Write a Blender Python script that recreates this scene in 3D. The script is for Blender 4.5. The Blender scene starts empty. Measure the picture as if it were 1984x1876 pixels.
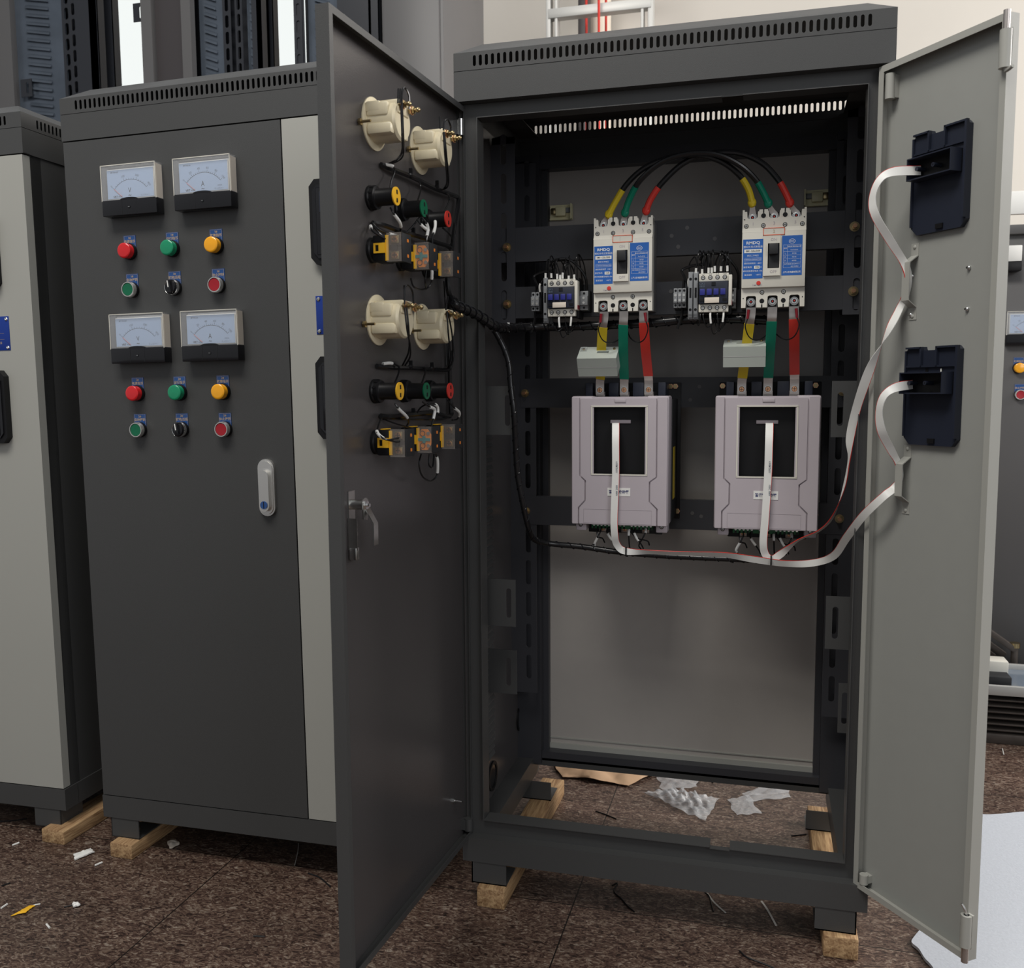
import bpy, bmesh, math, random
from mathutils import Vector, Matrix, Quaternion
from mathutils.geometry import tessellate_polygon
random.seed(7)
PI = math.pi
SC = bpy.context.scene
COL = SC.collection
# ------------------------------------------------------------------ camera
F, YAW, PIT, ROL = 1805.0, -0.26517, 0.10024, -0.00616
CAM = Vector((0.5953, -1.7793, 1.0741))
_fw = Vector((math.sin(YAW)*math.cos(PIT), math.cos(YAW)*math.cos(PIT), -math.sin(PIT)))
_r0 = Vector((math.cos(YAW), -math.sin(YAW), 0)); _u0 = _r0.cross(_fw)
_rt = _r0*math.cos(ROL)+_u0*math.sin(ROL); _up = -_r0*math.sin(ROL)+_u0*math.cos(ROL)
cd = bpy.data.cameras.new('camera'); cam = bpy.data.objects.new('camera', cd); COL.objects.link(cam)
cd.sensor_fit = 'HORIZONTAL'; cd.sensor_width = 36; cd.lens = 36*F/1984; cd.clip_start = 0.05; cd.clip_end = 60
cam.matrix_world = Matrix.Translation(CAM) @ Matrix((_rt, _up, -_fw)).transposed().to_4x4()
cd.dof.use_dof = True; cd.dof.focus_distance = 1.95; cd.dof.aperture_fstop = 8
SC.camera = cam
SC.view_settings.view_transform = 'Standard'; SC.view_settings.look = 'None'; SC.view_settings.gamma = 1
SC.view_settings.use_curve_mapping = False; SC.view_settings.exposure = 0.40
# ------------------------------------------------------------------ world and large lights
w = bpy.data.worlds.new('world'); SC.world = w; w.use_nodes = True
w.node_tree.nodes['Background'].inputs[0].default_value = (0.93, 0.96, 1.0, 1)
w.node_tree.nodes['Background'].inputs[1].default_value = 0.27
def area(name, loc, target, sx, sy, power, col):
    l = bpy.data.lights.new(name, 'AREA'); l.shape = 'RECTANGLE'; l.size = sx; l.size_y = sy; l.energy = power; l.color = col
    o = bpy.data.objects.new(name, l); COL.objects.link(o); o.location = loc
    o.rotation_euler = (Vector(target)-Vector(loc)).to_track_quat('-Z', 'Y').to_euler(); return o
area('daylight_rear_right', (4.6, 1.6, 2.9), (0.9, 1.3, 0.2), 2.6, 1.8, 190, (1.0, .96, .92))
area('hall_light_front', (-0.5, -1.95, 4.3), (-0.1, 0.2, 1.2), 2.4, 1.0, 90, (1.0, .96, .90))
area('hall_light_wall', (0.4, 1.5, 4.2), (0.3, 3.2, 2.0), 3.0, 1.0, 14, (1.0, .95, .90))
area('fill_right', (3.4, -3.2, 2.3), (-.2, 0, 1.0), 1.8, 1.8, 30, (.96, .97, 1.0))  # added fill lamp, lifts the opened dark door's inside and the door flanges

# ------------------------------------------------------------------ pixel -> plane helpers (measurements taken off the photograph)
def _ray(x, y): return _fw + _rt*((x-992)/F) - _up*((y-938)/F)
def atY(x, y, Y=0.0): v = _ray(x, y); return CAM + v*((Y-CAM.y)/v.y)
def atZ(x, y, Z=0.0): v = _ray(x, y); return CAM + v*((Z-CAM.z)/v.z)
# ------------------------------------------------------------------ materials
MT = {}
def mat(name, col, rough=.5, metal=0, bump=0, bscale=400, spec=.5, var=0, vscale=30, trans=0, coat=0, alpha=1, ior=1.45):
    m = bpy.data.materials.new(name); m.use_nodes = True; nt = m.node_tree; b = nt.nodes['Principled BSDF']
    b.inputs['Base Color'].default_value = (*col, 1); b.inputs['Roughness'].default_value = rough
    b.inputs['Metallic'].default_value = metal; b.inputs['Specular IOR Level'].default_value = spec
    b.inputs['Transmission Weight'].default_value = trans; b.inputs['Coat Weight'].default_value = coat
    b.inputs['Alpha'].default_value = alpha; b.inputs['IOR'].default_value = ior
    tc = nt.nodes.new('ShaderNodeTexCoord')
    if bump:
        n = nt.nodes.new('ShaderNodeTexNoise'); n.inputs['Scale'].default_value = bscale; n.inputs['Detail'].default_value = 3
        nt.links.new(tc.outputs['Object'], n.inputs['Vector'])
        bp = nt.nodes.new('ShaderNodeBump'); bp.inputs['Strength'].default_value = bump; bp.inputs['Distance'].default_value = .0006
        nt.links.new(n.outputs['Fac'], bp.inputs['Height']); nt.links.new(bp.outputs['Normal'], b.inputs['Normal'])
    if var:
        n = nt.nodes.new('ShaderNodeTexNoise'); n.inputs['Scale'].default_value = vscale; n.inputs['Detail'].default_value = 4
        nt.links.new(tc.outputs['Object'], n.inputs['Vector'])
        r = nt.nodes.new('ShaderNodeMapRange'); r.inputs['To Min'].default_value = 1-var; r.inputs['To Max'].default_value = 1+var
        nt.links.new(n.outputs['Fac'], r.inputs['Value'])
        mx = nt.nodes.new('ShaderNodeVectorMath'); mx.operation = 'SCALE'; mx.inputs[0].default_value = col
        nt.links.new(r.outputs['Result'], mx.inputs['Scale']); nt.links.new(mx.outputs['Vector'], b.inputs['Base Color'])
    MT[name] = m; return m
mat('dark_paint', (.056, .057, .057), .42, bump=.35, bscale=900, var=.06, vscale=3)
mat('dark_gloss', (.070, .065, .065), .22, bump=.30, bscale=500, var=.06, vscale=4)
mat('pale_paint', (.36, .36, .33), .38, bump=.15, bscale=900, var=.03, vscale=3)
mat('pale_gloss', (.31, .315, .295), .24, bump=.06, bscale=500, var=.03)
mat('back_paint', (.40, .375, .35), .22, bump=.05, bscale=500, var=.03)
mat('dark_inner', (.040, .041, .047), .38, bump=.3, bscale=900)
mat('zinc', (.62, .62, .60), .28, 1, var=.15, vscale=60)
mat('chrome', (.80, .80, .80), .16, 1)
mat('satin_silver', (.72, .71, .68), .32, .85)
mat('brass', (.42, .33, .18), .30, 1, var=.2, vscale=80)
mat('copper', (.75, .42, .25), .3, 1)
mat('tinned', (.50, .46, .43), .34, .9, var=.15, vscale=50)
mat('black', (.008, .008, .009), .42, spec=.3)
mat('black_gloss', (.010, .010, .012), .14)
mat('black_matt', (.016, .017, .019), .6, var=.1)
mat('cable_black', (.010, .010, .011), .24)
mat('navy', (.016, .020, .034), .42)
mat('cream', (.74, .66, .47), .34, var=.04)
mat('ivory', (.66, .64, .57), .38, var=.04, vscale=25)
mat('lilac', (.46, .415, .445), .42, var=.03)
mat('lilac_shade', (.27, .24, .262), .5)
mat('grey_plastic', (.22, .23, .24), .45)
mat('pale_green_grey', (.46, .50, .46), .40, var=.03)
mat('white', (.78, .78, .75), .45)
mat('cream_backlit', (.88, .82, .52), .3)  # panel hinges: light from behind put into the base colour
mat('cream_white', (.74, .66, .56), .5)
mat('yellow', (.62, .46, .02), .42)
mat('green', (.0, .19, .115), .40)
mat('red', (.62, .040, .028), .42)
mat('dark_red', (.22, .01, .02), .35)
mat('lens_red', (.62, .012, .016), .22, coat=.5)
mat('lens_green', (.005, .26, .12), .22, coat=.5)
mat('lens_yellow', (.95, .42, .01), .22, coat=.5)
mat('cap_green', (.004, .13, .060), .35)
mat('cap_red', (.36, .012, .022), .35)
mat('cap_yellow', (.90, .50, .03), .35)
mat('orange', (.80, .24, .03), .35)
mat('blue', (.020, .115, .42), .4)
mat('plate_blue', (.012, .07, .25), .18, coat=.6)
mat('sign_blue', (.008, .035, .24), .25)
mat('button_blue', (.025, .030, .22), .4)
mat('dial', (.33, .43, .60), .35)
mat('ink', (.02, .025, .03), .5)
mat('ink_soft', (.10, .13, .17), .5)
mat('ink_red', (.65, .12, .08), .5)
mat('ink_white', (.72, .74, .78), .5)
mat('ink_tan', (.50, .38, .26), .5)
mat('ink_blue', (.02, .03, .14), .5)
mat('engraved', (.40, .39, .35), .5)
mat('sticker_red', (.70, .14, .07), .5)
mat('pcb_green', (.02, .16, .06), .35)
mat('clear', (.9, .92, .95), .06, alpha=.10)
mat('clear_tint', (.75, .68, .62), .08, alpha=.09)
mat('bag', (.9, .93, .96), .08, alpha=.20, coat=.5)
mat('teal', (.05, .24, .24), .3)
mat('rack_blue', (.095, .115, .145), .24, .4, bump=.15, bscale=60, var=.35, vscale=9)
mat('rack_dark', (.020, .022, .028), .35)
mat('rack_brown', (.050, .044, .046), .4)
mat('bg_grey', (.105, .103, .104), .45)
mat('aluminium', (.50, .50, .48), .42, .3)
mat('brown_iron', (.085, .072, .064), .45, .4, var=.3)
mat('glass_blue', (.14, .17, .21), .12)
mat('paper', (.55, .36, .22), .6, bump=.6, bscale=40, var=.1, vscale=8)
mat('wall', (.58, .55, .50), .85, bump=.3, bscale=30, var=.05, vscale=3)
mat('wall_bright', (.85, .85, .82), .6)
mat('plastic_wrap', (.52, .50, .47), .35, var=.15, vscale=5)

def wood():
    m = bpy.data.materials.new('wood'); m.use_nodes = True; nt = m.node_tree; b = nt.nodes['Principled BSDF']; MT['wood'] = m
    b.inputs['Roughness'].default_value = .7
    tc = nt.nodes.new('ShaderNodeTexCoord'); mp = nt.nodes.new('ShaderNodeMapping'); mp.inputs['Scale'].default_value = (60, 5, 60)
    n = nt.nodes.new('ShaderNodeTexNoise'); n.inputs['Scale'].default_value = 2.2; n.inputs['Detail'].default_value = 6; n.inputs['Distortion'].default_value = 1.2
    r = nt.nodes.new('ShaderNodeValToRGB'); r.color_ramp.elements[0].position = .32; r.color_ramp.elements[0].color = (.20, .105, .045, 1)
    r.color_ramp.elements[1].position = .68; r.color_ramp.elements[1].color = (.50, .33, .17, 1)
    nt.links.new(tc.outputs['Object'], mp.inputs[0]); nt.links.new(mp.outputs[0], n.inputs['Vector'])
    nt.links.new(n.outputs['Fac'], r.inputs[0]); nt.links.new(r.outputs[0], b.inputs['Base Color'])
    bp = nt.nodes.new('ShaderNodeBump'); bp.inputs['Strength'].default_value = .5; bp.inputs['Distance'].default_value = .002
    nt.links.new(n.outputs['Fac'], bp.inputs['Height']); nt.links.new(bp.outputs['Normal'], b.inputs['Normal'])
wood()
def granite():
    m = bpy.data.materials.new('granite'); m.use_nodes = True; nt = m.node_tree; b = nt.nodes['Principled BSDF']; MT['granite'] = m
    L = nt.links.new; N = nt.nodes.new
    tc = N('ShaderNodeTexCoord')
    mp = N('ShaderNodeMapping'); mp.inputs['Rotation'].default_value = (0, 0, -.45); mp.inputs['Scale'].default_value = (1, 1.9, 1); L(tc.outputs['Object'], mp.inputs[0])
    n1 = N('ShaderNodeTexNoise'); n1.inputs['Scale'].default_value = 58; n1.inputs['Detail'].default_value = 6; n1.inputs['Roughness'].default_value = .72; n1.inputs['Distortion'].default_value = 1.6
    L(mp.outputs[0], n1.inputs['Vector'])
    r = N('ShaderNodeValToRGB'); cr = r.color_ramp
    for i, (p, c) in enumerate([(.32, (.012, .008, .007)), (.42, (.036, .021, .017)), (.49, (.090, .052, .040)), (.56, (.165, .112, .082)), (.66, (.33, .28, .23))]):
        e = cr.elements[i] if i < 2 else cr.elements.new(p); e.position = p; e.color = (*c, 1)
    L(n1.outputs['Fac'], r.inputs[0])
    n2 = N('ShaderNodeTexNoise'); n2.inputs['Scale'].default_value = 6; n2.inputs['Detail'].default_value = 3; L(mp.outputs[0], n2.inputs['Vector'])
    mr = N('ShaderNodeMapRange'); mr.inputs['To Min'].default_value = .45; mr.inputs['To Max'].default_value = 1.25; L(n2.outputs['Fac'], mr.inputs['Value'])
    sc = N('ShaderNodeVectorMath'); sc.operation = 'SCALE'; L(r.outputs[0], sc.inputs[0]); L(mr.outputs[0], sc.inputs['Scale'])
    br = N('ShaderNodeTexBrick'); br.offset = 0; br.inputs['Scale'].default_value = 1; br.inputs['Mortar Size'].default_value = .0016
    br.inputs['Brick Width'].default_value = .80; br.inputs['Row Height'].default_value = .80; br.inputs['Mortar Smooth'].default_value = .3
    m2 = N('ShaderNodeMapping'); m2.inputs['Location'].default_value = (-.2275, -.042, 0); L(tc.outputs['Object'], m2.inputs[0]); L(m2.outputs[0], br.inputs['Vector'])
    mx = N('ShaderNodeMix'); mx.data_type = 'RGBA'; L(br.outputs['Fac'], mx.inputs['Factor']); L(sc.outputs[0], mx.inputs[6]); mx.inputs[7].default_value = (.008, .006, .005, 1)
    L(mx.outputs[2], b.inputs['Base Color'])
    b.inputs['Roughness'].default_value = .38; b.inputs['Specular IOR Level'].default_value = .35
    bp = N('ShaderNodeBump'); bp.inputs['Strength'].default_value = .12; bp.inputs['Distance'].default_value = .001; L(n1.outputs['Fac'], bp.inputs['Height']); L(bp.outputs['Normal'], b.inputs['Normal'])
granite()
mat('foam', (.50, .53, .58), .55, bump=1.0, bscale=220, var=.10, vscale=170)

# ------------------------------------------------------------------ mesh builder
_tc = {}
def text_mesh(s, bold=0.0):
    k = (s, bold)
    if k not in _tc:
        c = bpy.data.curves.new('t', 'FONT'); c.body = s; c.resolution_u = 2; c.align_x = 'CENTER'; c.align_y = 'CENTER'; c.offset = bold
        o = bpy.data.objects.new('t', c); COL.objects.link(o)
        me = bpy.data.meshes.new_from_object(o.evaluated_get(bpy.context.evaluated_depsgraph_get()))
        _tc[k] = ([v.co.copy() for v in me.vertices], [tuple(p.vertices) for p in me.polygons])
        bpy.data.objects.remove(o); bpy.data.curves.remove(c); bpy.data.meshes.remove(me)
    return _tc[k]
FRONT = Matrix(((1, 0, 0, 0), (0, 0, -1, 0), (0, 1, 0, 0), (0, 0, 0, 1)))      # text plane: x->x, y->z, faces -y
def axis_m(p0, d):
    q = Vector((0, 0, 1)).rotation_difference(Vector(d).normalized()); return Matrix.Translation(p0) @ q.to_matrix().to_4x4()
class MB:
    def __init__(s): s.v = []; s.f = []; s.m = []; s.mats = []; s.T = Matrix.Identity(4)
    def mi(s, n):
        if n not in s.mats: s.mats.append(n)
        return s.mats.index(n)
    def add(s, vs, fs, m, M=None):
        k = len(s.v); X = s.T @ M if M is not None else s.T
        s.v += [X @ Vector(p) for p in vs]; s.f += [tuple(i+k for i in f) for f in fs]; s.m += [s.mi(m)]*len(fs); return s
    def box(s, x0, x1, y0, y1, z0, z1, m, bev=0.0, M=None):
        if bev <= 0:
            vs = [(x, y, z) for x in (x0, x1) for y in (y0, y1) for z in (z0, z1)]
            return s.add(vs, [(0, 1, 3, 2), (4, 6, 7, 5), (0, 4, 5, 1), (2, 3, 7, 6), (0, 2, 6, 4), (1, 5, 7, 3)], m, M)
        bm = bmesh.new(); bmesh.ops.create_cube(bm, size=1)
        for v in bm.verts: v.co = Vector(((x0+x1)/2+v.co.x*(x1-x0), (y0+y1)/2+v.co.y*(y1-y0), (z0+z1)/2+v.co.z*(z1-z0)))
        bmesh.ops.bevel(bm, geom=bm.edges[:], offset=bev, segments=2, affect='EDGES', profile=.5)
        bm.verts.index_update(); s.add([v.co.copy() for v in bm.verts], [tuple(v.index for v in f.verts) for f in bm.faces], m, M); bm.free(); return s
    def cyl(s, p0, p1, r, m, r1=None, n=20, capm=None):
        p0 = Vector(p0); p1 = Vector(p1); M = axis_m(p0, p1-p0); h = (p1-p0).length; r1 = r if r1 is None else r1
        a = [(math.cos(2*PI*i/n), math.sin(2*PI*i/n)) for i in range(n)]
        s.add([(x*r, y*r, 0) for x, y in a]+[(x*r1, y*r1, h) for x, y in a], [(i, (i+1) % n, n+(i+1) % n, n+i) for i in range(n)], m, M)
        s.add([(x*r, y*r, 0) for x, y in a], [tuple(range(n-1, -1, -1))], capm or m, M)
        return s.add([(x*r1, y*r1, h) for x, y in a], [tuple(range(n))], capm or m, M)
    def lathe(s, p0, d, prof, m, n=28):
        M = axis_m(p0, d); vs = []; fs = []; k = len(prof)
        for r, h in prof: vs += [(r*math.cos(2*PI*i/n), r*math.sin(2*PI*i/n), h) for i in range(n)]
        for j in range(k-1): fs += [(j*n+i, j*n+(i+1) % n, (j+1)*n+(i+1) % n, (j+1)*n+i) for i in range(n)]
        return s.add(vs, fs, m, M)
    def ring(s, p0, d, ro, ri, h, m, n=28): return s.lathe(p0, d, [(ri, 0), (ro, 0), (ro, h), (ri, h), (ri, 0)], m, n)
    def hexnut(s, p0, d, r, h, m): return s.cyl(p0, Vector(p0)+Vector(d).normalized()*h, r, m, n=6)
    def sphere(s, c, r, m, sc=(1, 1, 1), n=12):
        vs = []; fs = []; k = n//2
        for j in range(k+1):
            t = PI*j/k
            vs += [(c[0]+r*sc[0]*math.sin(t)*math.cos(2*PI*i/n), c[1]+r*sc[1]*math.sin(t)*math.sin(2*PI*i/n), c[2]+r*sc[2]*math.cos(t)) for i in range(n)]
        for j in range(k): fs += [(j*n+i, j*n+(i+1) % n, (j+1)*n+(i+1) % n, (j+1)*n+i) for i in range(n)]
        return s.add(vs, fs, m)
    def prism(s, poly, d0, d1, m, M=None):     # poly in local xy, extruded along local z
        n = len(poly); tr = tessellate_polygon([[Vector((x, y, 0)) for x, y in poly]])
        vs = [(x, y, d0) for x, y in poly]+[(x, y, d1) for x, y in poly]
        fs = [(c, b, a) for a, b, c in tr]+[(a+n, b+n, c+n) for a, b, c in tr]+[(i, (i+1) % n, n+(i+1) % n, n+i) for i in range(n)]
        return s.add(vs, fs, m, M)
    def fprism(s, poly, y0, y1, m): return s.prism(poly, -y1, -y0, m, FRONT)      # poly in xz, y from y0 to y1
    def tube(s, pts, r, m, n=8, smooth=True):
        P = catmull(pts) if smooth and len(pts) > 2 else [Vector(p) for p in pts]
        T = [(P[min(i+1, len(P)-1)]-P[max(i-1, 0)]).normalized() for i in range(len(P))]
        u = T[0].orthogonal().normalized(); vs = []; fs = []
        for i, p in enumerate(P):
            if i: u = (T[i-1].rotation_difference(T[i]) @ u).normalized()
            w_ = T[i].cross(u)
            vs += [p+(u*math.cos(2*PI*k/n)+w_*math.sin(2*PI*k/n))*r for k in range(n)]
        for i in range(len(P)-1): fs += [(i*n+k, i*n+(k+1) % n, (i+1)*n+(k+1) % n, (i+1)*n+k) for k in range(n)]
        fs += [tuple(range(n-1, -1, -1)), tuple((len(P)-1)*n+k for k in range(n))]
        return s.add(vs, fs, m)
    def ribbon(s, pts, wd, m, th=.0009, stripe=None, sub=8):   # pts centre line, wd full width vector at each point
        P = catmull(pts, sub); Wd = catmull(wd, sub); vs = []; fs = []; n = len(P)
        for i in range(n):
            t = (P[min(i+1, n-1)]-P[max(i-1, 0)]).normalized(); wv = Wd[i]-t*Wd[i].dot(t); nn = t.cross(wv).normalized()*th/2
            vs += [P[i]-wv/2-nn, P[i]+wv/2-nn, P[i]+wv/2+nn, P[i]-wv/2+nn]
        for i in range(n-1): fs += [(i*4+k, i*4+(k+1) % 4, i*4+4+(k+1) % 4, i*4+4+k) for k in range(4)]
        s.add(vs, fs+[(3, 2, 1, 0), tuple((n-1)*4+k for k in range(4))], m)
        if stripe:
            vs = []; fs = []
            for i in range(n):
                t = (P[min(i+1, n-1)]-P[max(i-1, 0)]).normalized(); wv = Wd[i]-t*Wd[i].dot(t); nn = t.cross(wv).normalized()*(th*.56)
                a = P[i]+wv*.455; b = P[i]+wv*.505; vs += [a-nn, b-nn, b+nn, a+nn]
            for i in range(n-1): fs += [(i*4+k, i*4+(k+1) % 4, i*4+4+(k+1) % 4, i*4+4+k) for k in range(4)]
            s.add(vs, fs, stripe)
        return s
    def cell(s, x0, x1, z0, z1, y0, y1, m, slot=None, k=8):      # plate cell in xz with one rounded slot (cx, cz, w, h)
        if slot is None: return s.box(x0, x1, y0, y1, z0, z1, m)
        cx, cz, sw, sh = slot
        if sh >= sw: r = sw/2; e = sh/2-r; H = [(cx+r*math.cos(PI*i/k), cz+e+r*math.sin(PI*i/k)) for i in range(k+1)]+[(cx-r*math.cos(PI*i/k), cz-e-r*math.sin(PI*i/k)) for i in range(k+1)]
        else: r = sh/2; e = sw/2-r; H = [(cx+e+r*math.sin(PI*i/k), cz-r*math.cos(PI*i/k)) for i in range(k+1)]+[(cx-e-r*math.sin(PI*i/k), cz+r*math.cos(PI*i/k)) for i in range(k+1)]
        if sh >= sw:
            zt, zb = cz+e, cz-e; q = k//4
            up = [(x1, zt+(z1-zt)*i/q) for i in range(q+1)]+[(x1+(x0-x1)*i/(k-2*q), z1) for i in range(1, k-2*q)]+[(x0, z1+(zt-z1)*i/q) for i in range(q+1)]
            dn = [(x0, zb+(z0-zb)*i/q) for i in range(q+1)]+[(x0+(x1-x0)*i/(k-2*q), z0) for i in range(1, k-2*q)]+[(x1, z0+(zb-z0)*i/q) for i in range(q+1)]
            O = up+dn
        else:
            xr, xl = cx+e, cx-e; q = k//4
            rt = [(xr+(x1-xr)*i/q, z0) for i in range(q+1)]+[(x1, z0+(z1-z0)*i/(k-2*q)) for i in range(1, k-2*q)]+[(x1+(xr-x1)*i/q, z1) for i in range(q+1)]
            lf = [(xl+(x0-xl)*i/q, z1) for i in range(q+1)]+[(x0, z1+(z0-z1)*i/(k-2*q)) for i in range(1, k-2*q)]+[(x0+(xl-x0)*i/q, z0) for i in range(q+1)]
            O = rt+lf
        n = len(H); vs = [(x, y0, z) for x, z in O]+[(x, y0, z) for x, z in H]+[(x, y1, z) for x, z in O]+[(x, y1, z) for x, z in H]; fs = []
        for i in range(n):
            j = (i+1) % n
            fs += [(i, j, n+j, n+i), (2*n+i, 3*n+i, 3*n+j, 2*n+j), (n+i, n+j, 3*n+j, 3*n+i), (i, 2*n+i, 2*n+j, j)]
        return s.add(vs, fs, m)
    def slotrow(s, x0, x1, z0, z1, y0, y1, m, xs0, xs1, n, sw, sh, cz=None):     # horizontal row of n upright slots
        cz = (z0+z1)/2 if cz is None else cz; st = (xs1-xs0)/(n-1) if n > 1 else 0
        e = [x0]+[xs0+(i+.5)*st for i in range(n-1)]+[x1]
        for i in range(n): s.cell(e[i], e[i+1], z0, z1, y0, y1, m, (xs0+i*st, cz, sw, sh), 4)
        return s
    def slotcol(s, x0, x1, z0, z1, y0, y1, m, zs0, pitch, n, sw, sh, cx=None):
        cx = (x0+x1)/2 if cx is None else cx; e = [z0]+[zs0+(i+.5)*pitch for i in range(n-1)]+[z1]
        for i in range(n): s.cell(x0, x1, e[i], e[i+1], y0, y1, m, (cx, zs0+i*pitch, sw, sh), 8)
        return s
    def text(s, t, x, z, size, m, y=-.0004, bold=0.0, rot=0.0, sx=1.0, M=None):
        vs, fs = text_mesh(t, bold)
        X = Matrix.Translation((x, y, z)) @ FRONT @ Matrix.Rotation(rot, 4, 'Z') @ Matrix.Diagonal((size*sx, size, 1, 1))
        return s.add(vs, fs, m, X if M is None else M @ X)
    def build(s, name, parent=None, M=None, smooth=True, ang=35):
        me = bpy.data.meshes.new(name); me.from_pydata([tuple(p) for p in s.v], [], s.f)
        for n in s.mats: me.materials.append(MT[n])
        me.polygons.foreach_set('material_index', s.m)
        if smooth:
            me.polygons.foreach_set('use_smooth', [True]*len(s.f)); me.update()
            try: me.set_sharp_from_angle(angle=math.radians(ang))
            except Exception: pass
        me.update()
        o = bpy.data.objects.new(name, me); COL.objects.link(o)
        if parent is not None: o.parent = parent
        if M is not None: o.matrix_basis = M
        return o
def catmull(pts, sub=8):
    P = [Vector(p) for p in pts]
    if len(P) < 3:
        return [P[0].lerp(P[-1], i/sub) for i in range(sub+1)]
    Q = [P[0]*2-P[1]]+P+[P[-1]*2-P[-2]]; out = []
    for i in range(1, len(Q)-2):
        a, b, c, d = Q[i-1:i+3]
        for j in range(sub):
            t = j/sub; out.append(.5*((2*b)+(c-a)*t+(2*a-5*b+4*c-d)*t*t+(3*b-a-3*c+d)*t**3))
    out.append(P[-1]); return out
def tag(o, label=None, cat=None, group=None, kind=None):
    if label: o['label'] = label
    if cat: o['category'] = cat
    if group: o['group'] = group
    if kind: o['kind'] = kind
    return o
def thing(name, label, cat, M=None, group=None):
    o = bpy.data.objects.new(name, None); COL.objects.link(o); o.empty_display_size = .05
    if M is not None: o.matrix_basis = M
    return tag(o, label, cat, group)
def kids(o): return [c for c in o.children]
def copy_tree(o, parent=None, M=None):
    c = o.copy(); COL.objects.link(c)
    c.parent = parent
    if M is not None: c.matrix_basis = M
    for ch in kids(o): copy_tree(ch, c)
    return c
Tr = Matrix.Translation
def Rz(a): return Matrix.Rotation(a, 4, 'Z')

# ================================================================== SETTING
fl = MB().box(-6, 6, -5, 4.2, -.05, 0, 'granite').build('floor'); tag(fl, kind='structure')
wb = MB().box(-6, 6, 3.2, 3.3, 0, 4.6, 'wall').build('wall_back'); tag(wb, kind='structure')

# ================================================================== CABINETS
W, D = .8, .5
ZF, ZB, ZP, ZL, ZC, ZT = .043, .09, .1424, 1.6312, 1.6869, 1.7217
DWL, DWR = .532, .259
LD = Tr((-.007, .0295, 0)) @ Rz(-1.6341)      # opened dark door of the open cabinet
RD = Tr((.7916, .0225, 0)) @ Rz(2.2223)       # opened pale door
def door_mesh(wd, z0, z1, mo, mi, s=1, t=.0222):
    b = MB(); X = lambda a, c: (a, c) if s > 0 else (-c, -a)
    def bx(u0, u1, t0, t1, a, c, m): x0, x1 = X(u0, u1); b.box(x0, x1, t0, t1, a, c, m)
    bx(0, wd, 0, .0015, z0, z1, mo); bx(.0015, wd-.0015, .0015, .0022, z0+.0015, z1-.0015, mi)
    bx(0, .0015, .0015, t, z0, z1, mo); bx(wd-.0015, wd, .0015, t, z0, z1, mo)
    bx(.0015, wd-.0015, .0022, t, z0, z0+.0015, mo); bx(.0015, wd-.0015, .0022, t, z1-.0015, z1, mo)
    lp = .011
    bx(.0015, lp, t-.0015, t, z0+.0015, z1-.0015, mo); bx(wd-lp, wd-.0015, t-.0015, t, z0+.0015, z1-.0015, mo)
    bx(lp, wd-lp, t-.0015, t, z0+.0015, z0+lp, mo); bx(lp, wd-lp, t-.0015, t, z1-lp, z1-.0015, mo)
    return b
def dark_door_parts(door, opened):
    # handle on the outside, cam lock behind it; local u along x
    b = MB(); n = 16; u, z = .469, .874
    out = [(.019*math.cos(a), .042+.019*math.sin(a)) for a in [PI*i/10 for i in range(11)]]+[(-.019*math.cos(a), -.042-.019*math.sin(a)) for a in [PI*i/10 for i in range(11)]]
    b.T = Tr((u, 0, z)); b.fprism(out, -.007, 0, 'satin_silver'); b.fprism([(x*.86, zz*.93) for x, zz in out], -.010, -.007, 'satin_silver')
    b.build('door_handle', door)
    g = door.children[-1] if 0 else [c for c in kids(door) if c.name.startswith('door_handle')][0]
    b = MB(); b.T = Tr((u, 0, z)); lv = [(x*.62, zz*.72-.006) for x, zz in out]; b.fprism(lv, -.019, -.010, 'satin_silver')
    b.cyl((0, -.019, -.036), (0, -.0205, -.036), .0085, 'plate_blue'); b.box(-.0009, .0009, -.0208, -.0204, -.043, -.029, 'black'); b.build('handle_lever', door)
    K = Matrix.Scale(.72, 4); b = MB(); b.T = Tr((u-.004, .002, z+.022)) @ K
    b.box(-.014, .014, 0, .003, -.035, .03, 'zinc'); b.cyl((0, .003, 0), (0, .034, 0), .011, 'zinc'); b.cyl((0, .034, 0), (0, .036, 0), .016, 'zinc'); b.hexnut((0, .036, 0), (0, 1, 0), .010, .005, 'chrome'); b.cyl((0, .041, 0), (0, .047, 0), .004, 'chrome')
    b.build('lock_body', door)
    b = MB(); b.T = Tr((u-.004, .027, z+.022)) @ K
    b.fprism([(-.013, .006), (.013, .006), (.012, -.03), (-.006, -.034)], 0, .003, 'zinc')
    b.prism([(0, 0), (.020, -.034), (.020, -.082), (.017, -.082), (.017, -.033), (-.003, 0)], -.010, .010, 'zinc', Tr((-.006, .003, -.006)) @ Matrix(((0, 0, 1, 0), (1, 0, 0, 0), (0, 1, 0, 0), (0, 0, 0, 1))))
    b.build('cam_plate', door)
    b = MB(); b.T = Tr((u+.010, .004, z-.02)) @ K; b.box(-.002, 0, 0, .022, -.040, .030, 'zinc'); b.cyl((-.008, .012, -.02), (-.008, .012, .012), .004, 'chrome'); b.cyl((-.008, .012, -.008), (-.008, .012, 0), .007, 'zinc', n=12); b.box(-.014, .002, .002, .020, -.062, -.034, 'zinc', .003); b.build('latch_bracket', door)
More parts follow.
